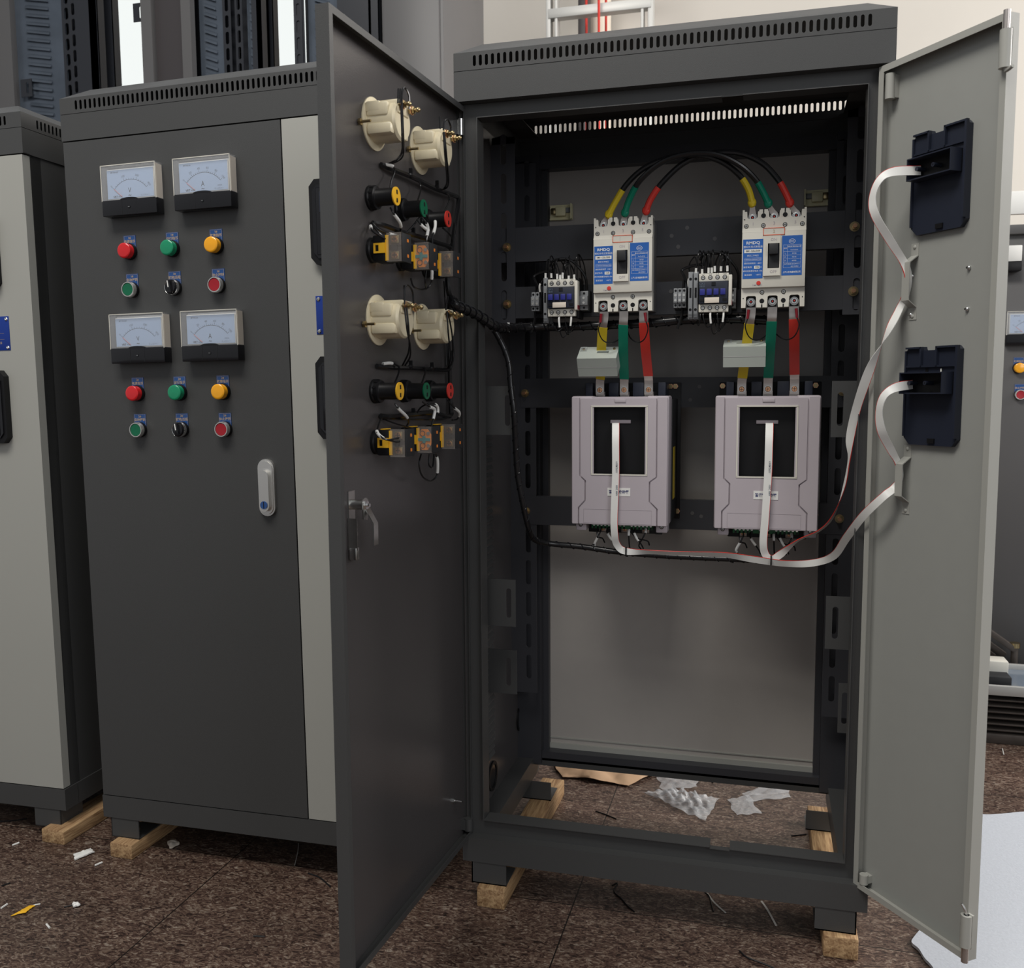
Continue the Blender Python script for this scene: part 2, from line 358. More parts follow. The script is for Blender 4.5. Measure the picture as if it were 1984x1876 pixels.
def bolt_hinge(door, u, z0, z1, m, s=1, pin=True, r=.0075, ptop=True):
    b = MB(); x = u*s
    b.cyl((x, .016, z0), (x, .016, z1), r, m, n=16); b.box(x-r*.9, x+r*.9, .002, .012, z0+.002, z1-.002, m)
    if pin: b.cyl((x, .016, z1 if ptop else z0-.028), (x, .016, z1+.028 if ptop else z0), .004, 'chrome', n=10)
    return b
def cabinet(label, M, group, opened):
    C = thing('electrical_cabinet', label, 'cabinet', M, group)
    P = 'dark_paint'
    b = MB()      # header ring
    b.box(0, W, 0, .0015, ZL, ZC, P); b.box(0, W, .0015, .021, ZL, ZL+.0015, P); b.box(0, .0015, .0015, D, ZL, ZC, P); b.box(W-.0015, W, .0015, D, ZL, ZC, P); b.box(0, W, D, D+.0015, ZL, ZC, P)
    b.box(.0015, W-.0015, .0015, .06, ZC-.0015, ZC, P); b.box(.0015, .05, .06, D, ZC-.0015, ZC, P); b.box(W-.05, W-.0015, .06, D, ZC-.0015, ZC, P)
    b.build('header', C)
    b = MB(); z0, z1 = ZC+.0012, ZT; b.box(.002, W-.002, .0015, .003, ZC-.002, ZC+.003, P); b.box(.002, W-.002, D-.003, D-.0005, ZC-.01, ZC+.0075, P)
    b.slotrow(0, W, z0, z1, 0, .0015, P, .0423, .756, 60, .0062, .0205); b.slotrow(0, W, z0, z1, D, D+.0015, P, .0423, .756, 60, .0062, .0205, )
    for x0 in (0, W-.0015):
        b.T = Matrix.Translation((x0, D, 0)) @ Rz(-PI/2); b.slotrow(0, D-.0015, z0, z1, 0, .0015, P, .05, .45, 34, .0062, .0205); b.T = Matrix.Identity(4)
    e = .045; h = .028; a = [(0, 0, z1), (W, 0, z1), (W, D+.0015, z1), (0, D+.0015, z1), (e, e, z1+h), (W-e, e, z1+h), (W-e, D-e, z1+h), (e, D-e, z1+h)]
    b.add(a+[(x, y, z-.0015) for x, y, z in a], [(0, 1, 5, 4), (1, 2, 6, 5), (2, 3, 7, 6), (3, 0, 4, 7), (4, 5, 6, 7), (12, 13, 9, 8), (13, 14, 10, 9), (14, 15, 11, 10), (15, 12, 8, 11), (15, 14, 13, 12)], P)
    b.build('vent_cover', C)
    b = MB()      # front frame
    b.box(.003, .041, .0235, .0255, ZP, ZL, P); b.box(.759, .797, .0235, .0255, ZP, ZL, P)
    for x0, x1 in ((.041, .507), (.545, .759)):
        b.box(x0, x1, .0235, .0255, 1.604, ZL+.0, P); b.box(x0, x1, .0235, .0255, ZP, .1755, P)
        b.box(x0, x1, .0135, .0235, 1.6025, 1.604, P); b.box(x0, x1, .0135, .0235, .1755, .177, P)
        b.box(x0, x1, .0255, .055, 1.604, 1.6055, P); b.box(x0, x1, .0255, .055, .174, .1755, P)
    b.box(.507, .545, .0135, .0235, .1730, .1745, P); b.box(.507, .545, .0235, .0255, 1.6045, ZL, P); b.box(.507, .545, .0235, .0255, ZP, .1748, P)
    for x in (.041, .7575): b.box(x, x+.0015, .0135, .055, .177, 1.6025, P)
    b.box(.003, .041, .0255, .0555, ZP, ZL, P) ; b.box(.759, .797, .0255, .0555, ZP, ZL, P)
    b.build('front_frame', C)
    for s in (0, 1):
        b = MB(); x0, x1 = ((.003, .0045), (W-.0045, W-.003))[s]
        b.box(x0, x1, .0222, D, ZB+.01, ZL, 'dark_gloss' if s == 0 and opened else P)
        if opened:
            xi = x1 if s == 0 else x0; sg = 1 if s == 0 else -1
            for yy in (.19,):
                for i in range(46): 
                    z = .24+i*.0165
                    b.add([(xi, yy-.032, z), (xi, yy+.032, z), (xi, yy+.032, z+.009), (xi, yy-.032, z+.009), (xi+sg*.005, yy-.028, z+.001), (xi+sg*.005, yy+.028, z+.001)], [(0, 1, 5, 4), (4, 5, 2, 3), (0, 4, 3), (1, 2, 5)], P)
            for yy, zz in ((.457, .241), (.205, .19)): b.ring((xi, yy, zz), (sg, 0, 0), .033, .0, .002, 'black_gloss'); b.ring((xi, yy, zz), (sg, 0, 0), .034, .027, .004, 'black')
        b.build('side_panel', C)
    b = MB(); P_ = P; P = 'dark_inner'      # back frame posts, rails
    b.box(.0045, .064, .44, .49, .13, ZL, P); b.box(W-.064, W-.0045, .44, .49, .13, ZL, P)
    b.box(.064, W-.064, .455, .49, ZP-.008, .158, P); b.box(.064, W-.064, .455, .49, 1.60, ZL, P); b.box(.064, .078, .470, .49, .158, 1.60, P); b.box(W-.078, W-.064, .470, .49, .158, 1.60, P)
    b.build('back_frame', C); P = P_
    b = MB(); b.box(.070, W-.066, .491, .4925, .158, 1.613, 'back_paint'); b.box(.078, W-.0725, .484, .491, .158, .171, 'pale_paint'); b.box(.078, W-.0725, .4885, .491, .183, .186, 'pale_paint')
    b.build('back_panel', C)
    b = MB()      # plinth ring
    b.box(0, W, 0, .0015, ZB, ZP, P); b.box(0, W, .0015, .045, ZP-.0015, ZP, P); b.box(0, .0015, .0015, .045, ZB+.0015, ZP-.0015, P); b.box(W-.0015, W, .0015, .045, ZB+.0015, ZP-.0015, P); b.box(0, W, .0015, .045, ZB, ZB+.0015, P); b.box(0, W, .0435, .045, ZB+.0015, ZP-.0015, P)
    b.box(0, .045, .045, D, ZP-.0015, ZP, P); b.box(0, .0015, .045, D, ZB, ZP-.0015, P); b.box(.0435, .045, .045, D, ZB, ZP-.0015, P); b.box(.0015, .0435, .045, D, ZB, ZB+.0015, P)
    b.box(W-.045, W, .045, D, ZP-.0015, ZP, P); b.box(W-.0015, W, .045, D, ZB, ZP-.0015, P); b.box(W-.045, W-.0435, .045, D, ZB, ZP-.0015, P); b.box(W-.0435, W-.0015, .045, D, ZB, ZB+.0015, P)
    b.box(.002, W-.002, D-.045, D, .121, ZP-.002, P); b.build('plinth', C)
    for x0 in (.0185, W-.0185-.075):
        for y0 in (.002, D-.077):
            b = MB(); b.box(x0, x0+.075, y0, y0+.0025, ZF, ZB, P); b.box(x0, x0+.075, y0, y0+.075, ZF, ZF+.0025, P); s0 = x0 if x0 < .4 else x0+.0725
            b.box(s0, s0+.0025, y0, y0+.075, ZF, ZB, P); b.hexnut((x0+.0375, y0+.037, ZF+.0025), (0, 0, 1), .011, .006, 'brass'); b.cyl((x0+.0375, y0+.037, ZF+.008), (x0+.0375, y0+.037, ZF+.03), .0045, 'brass'); b.build('foot', C)
    return C
def place(x, y, rz, tilt, z): return Tr((x, y, z)) @ Rz(rz) @ Matrix.Rotation(tilt, 4, 'Y')
MA = place(-.8873, -.0014, -.0126, -.01156, -.0082)
MC = place(-1.0108, .0185, .0028, -.0107, -.0096) @ Tr((-W, 0, 0)) @ Tr((0, 0, -.0086))
cabB = cabinet('open dark grey electrical cabinet with both doors swung wide, starters and breakers inside', Tr((0, 0, 0)), 'electrical cabinets in a row', True)
cabA = cabinet('closed dark grey electrical cabinet with meters and push buttons on its door', MA, 'electrical cabinets in a row', False)
cabC = cabinet('dark electrical cabinet at the left edge of the photo, with only its pale door showing', MC, 'electrical cabinets in a row', False)
for C, op, in ((cabB, 1), (cabA, 0), (cabC, 0)):
    z0, z1 = (.138, 1.6275) if op else (ZP+.0025, ZL-.003)
    dl = door_mesh(DWL, z0, z1, 'dark_paint', 'dark_gloss', 1).build('cabinet_door', C, LD if op else Tr((.003, 0, 0))); dl['label'] = 'dark grey door'
    dark_door_parts(dl, op)
    dr = door_mesh(DWR, z0, z1, 'pale_paint', 'pale_gloss', -1).build('cabinet_door', C, RD if op else Tr((W-.003, 0, 0))); dr['label'] = 'pale grey narrow door'
    if op:
        b = bolt_hinge(dl, .013, 1.572, 1.603, 'zinc', 1, False, .006); b.build('hinge_barrel', dl)
        b = bolt_hinge(dl, .013, .150, .176, 'dark_paint', 1, False, .009); b.build('hinge_barrel', dl)
        b = MB().hexnut((.062, .0022, .234), (0, 1, 0), .006, .004, 'zinc').cyl((.062, .006, .234), (.062, .022, .234), .0025, 'chrome'); b.build('ground_stud', dl)
        for z0_, z1_ in ((1.569, 1.611), (.150, .168)): bolt_hinge(dr, .0205, z0_, z1_, 'pale_paint', -1, False, .008).build('hinge_barrel', dr)
        ub = -.2600; b = MB(); b.cyl((ub, .027, 1.545), (ub, .027, 1.600), .0088, 'pale_paint', n=18); b.cyl((ub, .027, 1.600), (ub, .027, 1.628), .0050, 'tinned', n=14); b.box(ub-.0085, ub+.006, .019, .023, 1.545, 1.602, 'pale_paint'); b.tube([(ub, .027, 1.545), (ub-.001, .027, 1.541), (ub-.012, .032, 1.540), (ub-.020, .034, 1.542)], .0028, 'pale_paint'); b.build('spring_bolt', dr)
        b = MB(); b.cyl((ub, .027, .167), (ub, .027, .221), .0088, 'pale_paint', n=18); b.cyl((ub, .027, .140), (ub, .027, .167), .0055, 'tinned', n=14); b.cyl((ub, .027, .2205), (ub, .027, .2215), .0045, 'black', n=14); b.box(ub-.0085, ub+.006, .019, .023, .165, .222, 'pale_paint'); b.tube([(ub, .027, .217), (ub+.001, .029, .228), (ub+.006, .032, .238)], .0022, 'zinc'); b.build('spring_bolt', dr)
# fittings inside the open cabinet
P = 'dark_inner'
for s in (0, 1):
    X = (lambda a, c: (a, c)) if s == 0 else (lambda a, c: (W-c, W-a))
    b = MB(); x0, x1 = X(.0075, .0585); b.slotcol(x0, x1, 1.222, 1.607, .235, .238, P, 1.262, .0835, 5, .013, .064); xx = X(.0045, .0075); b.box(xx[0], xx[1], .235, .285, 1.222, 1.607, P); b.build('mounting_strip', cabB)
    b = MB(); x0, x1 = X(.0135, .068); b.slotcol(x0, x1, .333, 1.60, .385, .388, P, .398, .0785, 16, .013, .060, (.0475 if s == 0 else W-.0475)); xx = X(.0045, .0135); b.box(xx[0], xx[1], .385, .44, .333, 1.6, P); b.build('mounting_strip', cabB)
def rail(x0, x1, y, z0, z1, holes):
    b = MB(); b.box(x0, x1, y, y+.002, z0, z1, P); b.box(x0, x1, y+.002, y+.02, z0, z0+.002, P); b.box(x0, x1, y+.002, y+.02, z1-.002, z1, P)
    for hx, hz in holes: b.cyl((hx, y-.0006, hz), (hx, y, hz), .0042, 'bg_grey', n=16)
    return b.build('cross_rail', cabB)
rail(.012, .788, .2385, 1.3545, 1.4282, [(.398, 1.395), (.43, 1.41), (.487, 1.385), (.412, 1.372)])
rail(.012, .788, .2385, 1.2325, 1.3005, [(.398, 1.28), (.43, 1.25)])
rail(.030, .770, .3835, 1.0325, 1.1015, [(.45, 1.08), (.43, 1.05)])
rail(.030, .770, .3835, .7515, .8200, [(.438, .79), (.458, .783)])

for x, y, z in ((.040, .235, 1.3868), (.040, .235, 1.2636), (.760, .235, 1.3951), (.761, .235, 1.2678), (.0415, .3835, 1.0671), (.0433, .3835, .7841), (.7584, .3835, .7868), (.758, .3835, 1.067)):
    m = MB().cyl((x, y, z), (x, y-.0012, z), .0098, 'brass').hexnut((x, y-.0012, z), (0, -1, 0), .0072, .006, 'brass'); m.cyl((x, y-.0075, z), (x, y-.0155, z), .0042, 'copper', n=12); m.build('rail_bolt', cabB)
P = 'dark_paint'
for x0, x1, y, z0, z1, sx in ((.0045, .0912, .10, .9813, 1.0830, .076), (.0045, .0912, .10, .572, .6737, .076), (.0045, .0745, .17, .40, .50, .055),
                           (.7170, .7955, .10, .9813, 1.0880, .733), (.7170, .7955, .10, .5672, .6721, .735), (.745, .7955, .10, .40, .50, .757)):
    b = MB(); b.cell(x0, x1, z0, z1, y, y+.002, P, (sx, (z0+z1)/2, .011, .064)); b.build('slotted_tab', cabB)
for x0, s in ((.081, 1), (.7265, -1)):
    b = MB(); X = lambda a, c: (x0+a, x0+c) if s > 0 else (x0-c, x0-a); q = X(0, .056)
    b.box(q[0], q[1], .478, .480, 1.484, 1.487, 'cream_backlit'); q = X(.053, .056); b.box(q[0], q[1], .468, .480, 1.484, 1.520, 'cream_backlit'); q = X(0, .056); b.box(q[0], q[1], .484, .486, 1.484, 1.520, 'cream_backlit')
    q = X(.016, .040); b.box(q[0], q[1], .470, .484, 1.492, 1.514, 'cream_backlit', .002); q = X(.004, .016); b.box(q[0], q[1], .474, .484, 1.497, 1.512, 'brass', .002); q = X(.034, .054); b.box(q[0], q[1], .476, .484, 1.500, 1.512, 'grey_plastic', .002)
    b.build('panel_hinge', cabB)
# ================================================================== DOOR DEVICES
def set_labels(o, label, group=None):
    o['label'] = label
    if group: o['group'] = group
    return o
def make_meter(kind):
    C = thing('voltmeter' if kind == 'V' else 'ammeter', 'x', 'meter')
    w2, h2 = .0680, .053
    b = MB(); b.box(-w2+.003, w2-.003, -.004, 0, -h2+.003, h2-.003, 'grey_plastic', .001); b.box(-.0585, .0585, -.018, -.004, -.018, h2-.008, 'white', .001); b.build('case', C)
    b = MB(); b.box(-.0575, .0575, -.0188, -.018, -.016, h2-.0095, 'dial')
    T = b.T; cz = -.030; R0 = .0520
    arc = [(R0*math.sin(a), cz+R0*math.cos(a)) for a in [(-50+100*i/24)*PI/180 for i in range(25)]]
    for i in range(24):
        (x0, z0), (x1, z1) = arc[i], arc[i+1]; dx, dz = x1-x0, z1-z0; l = math.hypot(dx, dz); nx, nz = -dz/l*.00035, dx/l*.00035
        b.add([(x0-nx, -.0190, z0-nz), (x1-nx, -.0190, z1-nz), (x1+nx, -.0190, z1+nz), (x0+nx, -.0190, z0+nz)], [(0, 1, 2, 3)], 'ink')
    n = 15 if kind == 'V' else 20; big = 5 if kind == 'V' else 4
    nums = ['0', '150', '300', '450'] if kind == 'V' else ['0', '20', '40', '60', '80', '100']
    for i in range(n+1):
        a = (-50+100*i/n)*PI/180; L = .0055 if i % big == 0 else .003; s, c = math.sin(a), math.cos(a); q = .0003
        p = [(R0*s-q*c, cz+R0*c+q*s), (R0*s+q*c, cz+R0*c-q*s), ((R0+L)*s+q*c, cz+(R0+L)*c-q*s), ((R0+L)*s-q*c, cz+(R0+L)*c+q*s)]
        b.add([(x, -.0190, z) for x, z in p], [(0, 1, 2, 3)], 'ink')
        if i % big == 0: b.text(nums[i//big], (R0+.0092)*s, cz+(R0+.0092)*c, .0065, 'ink_soft', -.0190, rot=-a)
    b.text(kind, -.002, -.001, .0150, 'ink', -.0190, sx=.8); b.text('~', -.002, -.0105, .013, 'ink', -.0190, .01)
    b.text('VRT', -.038, -.0125, .0062, 'ink', -.0190, .02); b.text('AOLI', -.026, -.0125, .0045, 'ink', -.0190, .01)
    b.text('MT700-007' if kind == 'V' else 'MT700-06', -.038, h2-.0145, .0042, 'ink_soft', -.0190, .01)
    b.text('G \u22a5 2.5 \u2248 1', .036, -.0125, .0042, 'ink_soft', -.0190)
    if kind == 'A': b.text('100/5A', .038, -.0065, .004, 'ink_soft', -.0190)
    b.build('dial', C)
    b = MB(); a = -50*PI/180; b.tube([(R0*1.0*math.sin(a), -.0205, cz+R0*math.cos(a)), (.0265*math.sin(a)-.0, -.0205, cz+.0265*math.cos(a))], .00045, 'ink_red', 6, False); b.build('needle', C)
    b = MB(); t = .0016      # clear cover shell
    b.box(-w2, w2, -.0255, -.0240, -.022, h2, 'clear'); b.box(-w2, w2, -.024, 0, h2-t, h2, 'clear'); b.box(-w2, -w2+t, -.024, 0, -.022, h2-t, 'clear'); b.box(w2-t, w2, -.024, 0, -.022, h2-t, 'clear')
    for x0, x1, z0, z1 in ((-w2, w2, h2-.0014, h2+.0002), (-w2-.0002, -w2+.0012, -.022, h2), (w2-.0012, w2+.0002, -.022, h2)): b.box(x0, x1, -.0262, -.0250, z0, z1, 'ivory')
    b.box(w2-.0025, w2-.0005, -.022, -.002, -.0215, h2-.003, 'cream_white')
    b.build('clear_cover', C)
    b = MB(); b.box(-w2, w2, -.0262, -.001, -h2, -.020, 'black_gloss', .0015)
    b.fprism([(.022*math.cos(PI*i/12), -.0205+.0042*math.sin(PI*i/12)) for i in range(13)], -.0262, -.020, 'black_gloss')
    b.box(-.0185, -.0180, -.0266, -.0262, -h2+.002, -.0195, 'black_matt'); b.box(.0180, .0185, -.0266, -.0262, -h2+.002, -.0195, 'black_matt')
    b.build('lower_cover', C)
    b = MB().cyl((0, -.0262, -.0365), (0, -.0272, -.0365), .003, 'black_gloss').box(-.0022, .0022, -.0276, -.0272, -.0369, -.0361, 'grey_plastic'); b.build('adjusting_screw', C)
    # housing behind the door
    b = MB(); b.lathe((0, .0025, 0), (0, 1, 0), [(0, 0), (.0415, 0), (.0415, .002), (.038, .0035), (.031, .0035), (.031, .048), (.028, .052), (0, .052)], 'cream', 40)
    b.box(-.0335, .0335, .006, .044, .003, .0245, 'cream', .004); b.box(-.0335, .0335, .006, .050, -.025, -.007, 'cream', .005); b.box(-.020, .020, .006, .058, .008, .030, 'cream', .003); b.box(-.034, -.026, .006, .030, .010, .026, 'cream', .002); b.box(.026, .034, .006, .030, .010, .026, 'cream', .002)
    for x, z in ((.010, -.012), (-.012, -.020), (.016, .002)): b.cyl((x, .052, z), (x, .0524, z), .0016, 'black', n=10)
    b.build('housing', C)
    for x in (-.017, .017):
        b = MB(); b.cyl((x, .048, .020), (x, .076, .020), .0028, 'brass', n=12); b.hexnut((x, .059, .020), (0, 1, 0), .0062, .004, 'brass'); b.cyl((x, .063, .020), (x, .0642, .020), .0075, 'copper'); b.hexnut((x, .0642, .020), (0, 1, 0), .0058, .004, 'brass'); b.sphere((x, .074, .020), .0042, 'brass'); b.build('terminal_stud', C)
    for x in (-.052, .052):
        b = MB(); b.cyl((x, .002, -.010), (x, .024, -.010), .0022, 'brass', n=10); b.hexnut((x, .004, -.010), (0, 1, 0), .0055, .004, 'brass'); b.build('mounting_stud', C)
    return C
GA = 'analogue meters on the closed cabinet door'; GB = 'cream meter housings behind the opened dark door'
mv = make_meter('V'); ma = make_meter('A')
UM = (.181, .360); ZM = (1.511, 1.197)
DA = MA @ Tr((.003, 0, 0))
first = {'V': True, 'A': True}
for zi, z in enumerate(ZM):
    for ui, (u, proto) in enumerate(((UM[0], mv), (UM[1], ma))):
        k = 'VA'[ui]
        o = proto if zi == 0 else copy_tree(proto)
        o.matrix_basis = DA @ Tr((u, 0, z)); row = ('upper', 'lower')[zi]; nm = ('voltmeter', 'ammeter')[ui]
        set_labels(o, '%s %s, the %s one of the %s pair on the closed dark door' % ('white dialled', nm, ('left', 'right')[ui], row), GA)
        c = copy_tree(proto); c.matrix_basis = LD @ Tr((u, 0, z-.006))
        set_labels(c, 'cream rear housing of a panel meter, %s of %s pair inside the opened door' % (('hinge-side one', 'free-edge one')[ui], row), GB)

def label_plate(t1, t2, C):
    b = MB(); b.box(-.0150, .0150, -.0012, 0, -.002, .0345, 'plate_blue'); y = -.0015
    b.text(t1, 0, .0292, .0066, 'ink_tan', y, .01); b.text(t2, 0, .0215, .0072, 'ink_tan', y, .01)
    for x0, x1, z0, z1 in ((-.0138, .0138, .0332, .0335), (-.0138, -.0135, .0, .0335), (.0135, .0138, .0, .0335)): b.box(x0, x1, -.0014, -.0011, z0, z1, 'ink_tan')
    b.build('label_plate', C)
def rear_barrel(C, endm, L=.050):
    b = MB(); b.lathe((0, .002, 0), (0, 1, 0), [(0, 0), (.0200, 0), (.0200, .004), (.0185, .006), (.0185, .013), (.0150, .014), (.0138, .016), (.0138, L-.003), (0, L-.003)], 'black')
    for i in range(10): b.box(-.0015, .0015, .007, .013, .0170, .0195, 'black', M=Matrix.Rotation(2*PI*i/10, 4, 'Y'))
    b.build('rear_barrel', C)
    b = MB(); b.lathe((0, L-.003, 0), (0, 1, 0), [(.0138, 0), (.0146, .0005), (.0146, .0025), (0, .0030)], endm)
    for z in (-.0065, .0065): b.box(-.0022, .0022, L-.0004, L+.0004, z-.0035, z+.0035, 'black', .0004)
    b.build('rear_cap', C)
def make_lamp(col, t1, t2):
    C = thing('pilot_lamp', 'x', 'indicator light'); label_plate(t1, t2, C)
    b = MB().lathe((0, 0, 0), (0, -1, 0), [(0, .001), (.0178, .001), (.0178, .006), (.0172, .009), (.0155, .009)], 'black'); b.build('collar', C)
    b = MB().lathe((0, -.006, 0), (0, -1, 0), [(.0160, 0), (.0160, .010), (.0156, .011), (.0166, .0115), (.0166, .0140), (.0160, .0165), (.0146, .0176), (.0120, .0180), (0, .0184)], 'lens_'+col, 36); b.build('lens', C)
    rear_barrel(C, 'cap_yellow' if col == 'yellow' else ('cap_green' if col == 'green' else 'red')); return C
def contact_block(C, screws=True):
    b = MB(); b.lathe((0, .002, 0), (0, 1, 0), [(0, 0), (.0205, 0), (.0205, .005), (.0190, .007), (.0190, .013), (0, .013)], 'black'); b.box(-.018, .018, .013, .036, -.021, .021, 'black', .003); b.build('mounting_collar', C)
    b = MB(); b.box(.0182, .0200, .016, .036, -.008, -.005, 'cap_yellow'); b.box(.0182, .0200, .016, .036, .005, .008, 'cap_yellow'); b.box(.0182, .0200, .016, .019, -.005, .005, 'cap_yellow'); b.box(.0182, .0200, .025, .036, -.005, .005, 'cap_yellow'); b.box(.0150, .0178, .036, .041, -.020, .020, 'cap_yellow'); b.box(-.010, .012, .018, .026, .0212, .0226, 'cap_yellow'); b.build('release_clip', C)
    b = MB(); b.box(-.014, .014, .036, .064, -.020, .020, 'black_matt', .0015); b.box(-.0150, .0175, .064, .0665, -.0225, .0225, 'black_matt', .0008)
    for z in (-.012, .012): b.box(-.004, .001, .0665, .0671, z-.0025, z+.0025, 'orange')
    b.build('contact_block', C)
    if screws:
        b = MB(); b.box(.0142, .0158, .042, .0640, .004, .020, 'brown_iron'); b.box(.0142, .0158, .042, .0640, -.020, -.004, 'brown_iron'); b.box(.0142, .0165, .046, .056, -.0045, .0045, 'black_matt'); b.build('terminal_carrier', C)
        for z in (-.0125, .0125):
            b = MB(); b.box(.0158, .0180, .046, .060, z-.0060, z+.0060, 'brass', .0006); b.cyl((.0180, .053, z), (.0205, .053, z), .0050, 'copper', n=16); b.box(.0205, .0208, .0490, .0570, z-.0007, z+.0007, 'black'); b.box(.0205, .0208, .0523, .0537, z-.0040, z+.0040, 'black'); b.build('terminal_screw', C)
    else:
        b = MB(); o8 = [(.0138*math.cos(a), .0195*math.sin(a)) for a in [PI/8+PI/4*q for q in range(8)]]
        TT = Matrix(((0, 0, 1, 0), (1, 0, 0, .051), (0, 1, 0, 0), (0, 0, 0, 1))); b.prism(o8, .0142, .0172, 'orange', TT)
        for z in (-.0105, .0105):
            b.lathe((.0172, .0475, z), (1, 0, 0), [(.0040, 0), (.0040, .0006), (.0052, .0006), (.0052, 0)], 'brown_iron', 16); b.cyl((.0172, .0585, z), (.0186, .0585, z), .0032, 'satin_silver', n=12)
        b.box(.0172, .0190, .040, .062, -.0026, .0026, 'teal'); b.box(.0172, .0192, .048, .053, -.006, .006, 'teal'); b.build('terminal_carrier', C)
    b = MB(); b.box(.0212, .0218, .040, .0660, -.0225, .0225, 'clear_tint'); b.box(.0150, .0212, .040, .0660, .0219, .0225, 'clear_tint'); b.box(.0150, .0212, .040, .0660, -.0225, -.0219, 'clear_tint'); b.build('clear_guard', C)
def make_button(col, t1, t2):
    C = thing('push_button', 'x', 'push button'); label_plate(t1, t2, C)
    b = MB().lathe((0, 0, 0), (0, -1, 0), [(0, .001), (.0168, .001), (.0168, .010)], 'black'); b.build('collar', C)
    b = MB().lathe((0, -.006, 0), (0, -1, 0), [(.0162, 0), (.0168, .004), (.0167, .010), (.0155, .013), (.0138, .013), (.0134, .010)], 'satin_silver', 36); b.build('bezel', C)
    b = MB().lathe((0, -.010, 0), (0, -1, 0), [(.0135, 0), (.0135, .0070), (.0128, .0080), (0, .0076)], 'cap_'+col, 32); b.build('button_cap', C)
    contact_block(C); return C
def make_selector(t1, t2):
    C = thing('selector_switch', 'x', 'selector switch'); label_plate(t1, t2, C)
    b = MB().lathe((0, 0, 0), (0, -1, 0), [(0, .001), (.0168, .001), (.0168, .010)], 'black'); b.build('collar', C)
    b = MB().lathe((0, -.006, 0), (0, -1, 0), [(.0162, 0), (.0168, .004), (.0166, .009), (.0154, .011), (.0140, .010)], 'chrome', 36); b.build('bezel', C)
    b = MB(); b.lathe((0, -.010, 0), (0, -1, 0), [(.0140, 0), (.0138, .008), (.0122, .010), (0, .010)], 'black_gloss', 32)
    M = Matrix.Rotation(-8*PI/180, 4, 'Y'); b.box(-.0048, .0048, -.0250, -.012, -.0140, .0140, 'black_gloss', .0018, M); b.box(-.0014, .0010, -.0254, -.0249, -.001, .0130, 'white', 0, M); b.build('knob', C)
    contact_block(C, False); return C
UL = (.158, .265, .372)
lab1 = ['\u7535\u6e90\u6307\u793a', '\u8fd0\u884c\u6307\u793a', '\u6545\u969c\u6307\u793a']; lab2 = ['\u542f\u52a8\u6309\u94ae', '\u5c31\u5730|\u8fdc\u7a0b', '\u505c\u6b62\u6309\u94ae']
cn = ('red', 'green', 'yellow'); row = ('upper', 'lower')
for r_ in (0, 1):
    for i in range(3):
        lp = make_lamp(cn[i], '%d#' % (r_+1), lab1[i]); lp.matrix_basis = DA @ Tr((UL[i], 0, (1.385, 1.079)[r_]))
        set_labels(lp, '%s pilot lamp in the %s lamp row of the closed dark door' % (('red', 'green', 'amber')[i], row[r_]), 'pilot lamps on the closed dark door')
        c = copy_tree(lp); c.matrix_basis = LD @ Tr((UL[i]+.004, 0, (1.385, 1.074)[r_]))
        set_labels(c, 'rear of a pilot lamp with %s end cap, %s row inside the opened dark door' % (('red', 'green', 'yellow')[i], row[r_]), 'pilot lamp rears inside the opened dark door')
        bt = make_selector('%d#' % (r_+1), lab2[i]) if i == 1 else make_button('green' if i == 0 else 'red', '%d#' % (r_+1), lab2[i])
        bt.matrix_basis = DA @ Tr((UL[i]+.001, 0, (1.303, .999)[r_]))
        set_labels(bt, ('black selector switch with white mark under the %s green lamp, closed door' % row[r_]) if i == 1 else
                   '%s push button with silver ring below the %s lamp row, closed door' % (('green', '', 'red')[i], row[r_]), 'switches on the closed dark door')
        c = copy_tree(bt); c.matrix_basis = LD @ Tr((UL[i]+.004, 0, (1.302, .990)[r_]))
        set_labels(c, 'rear contact block of a switch, %s in %s row, opened dark door' % (('nearest the hinge', 'middle one', 'nearest the free edge')[i], row[r_]), 'switch contact blocks inside the opened dark door')

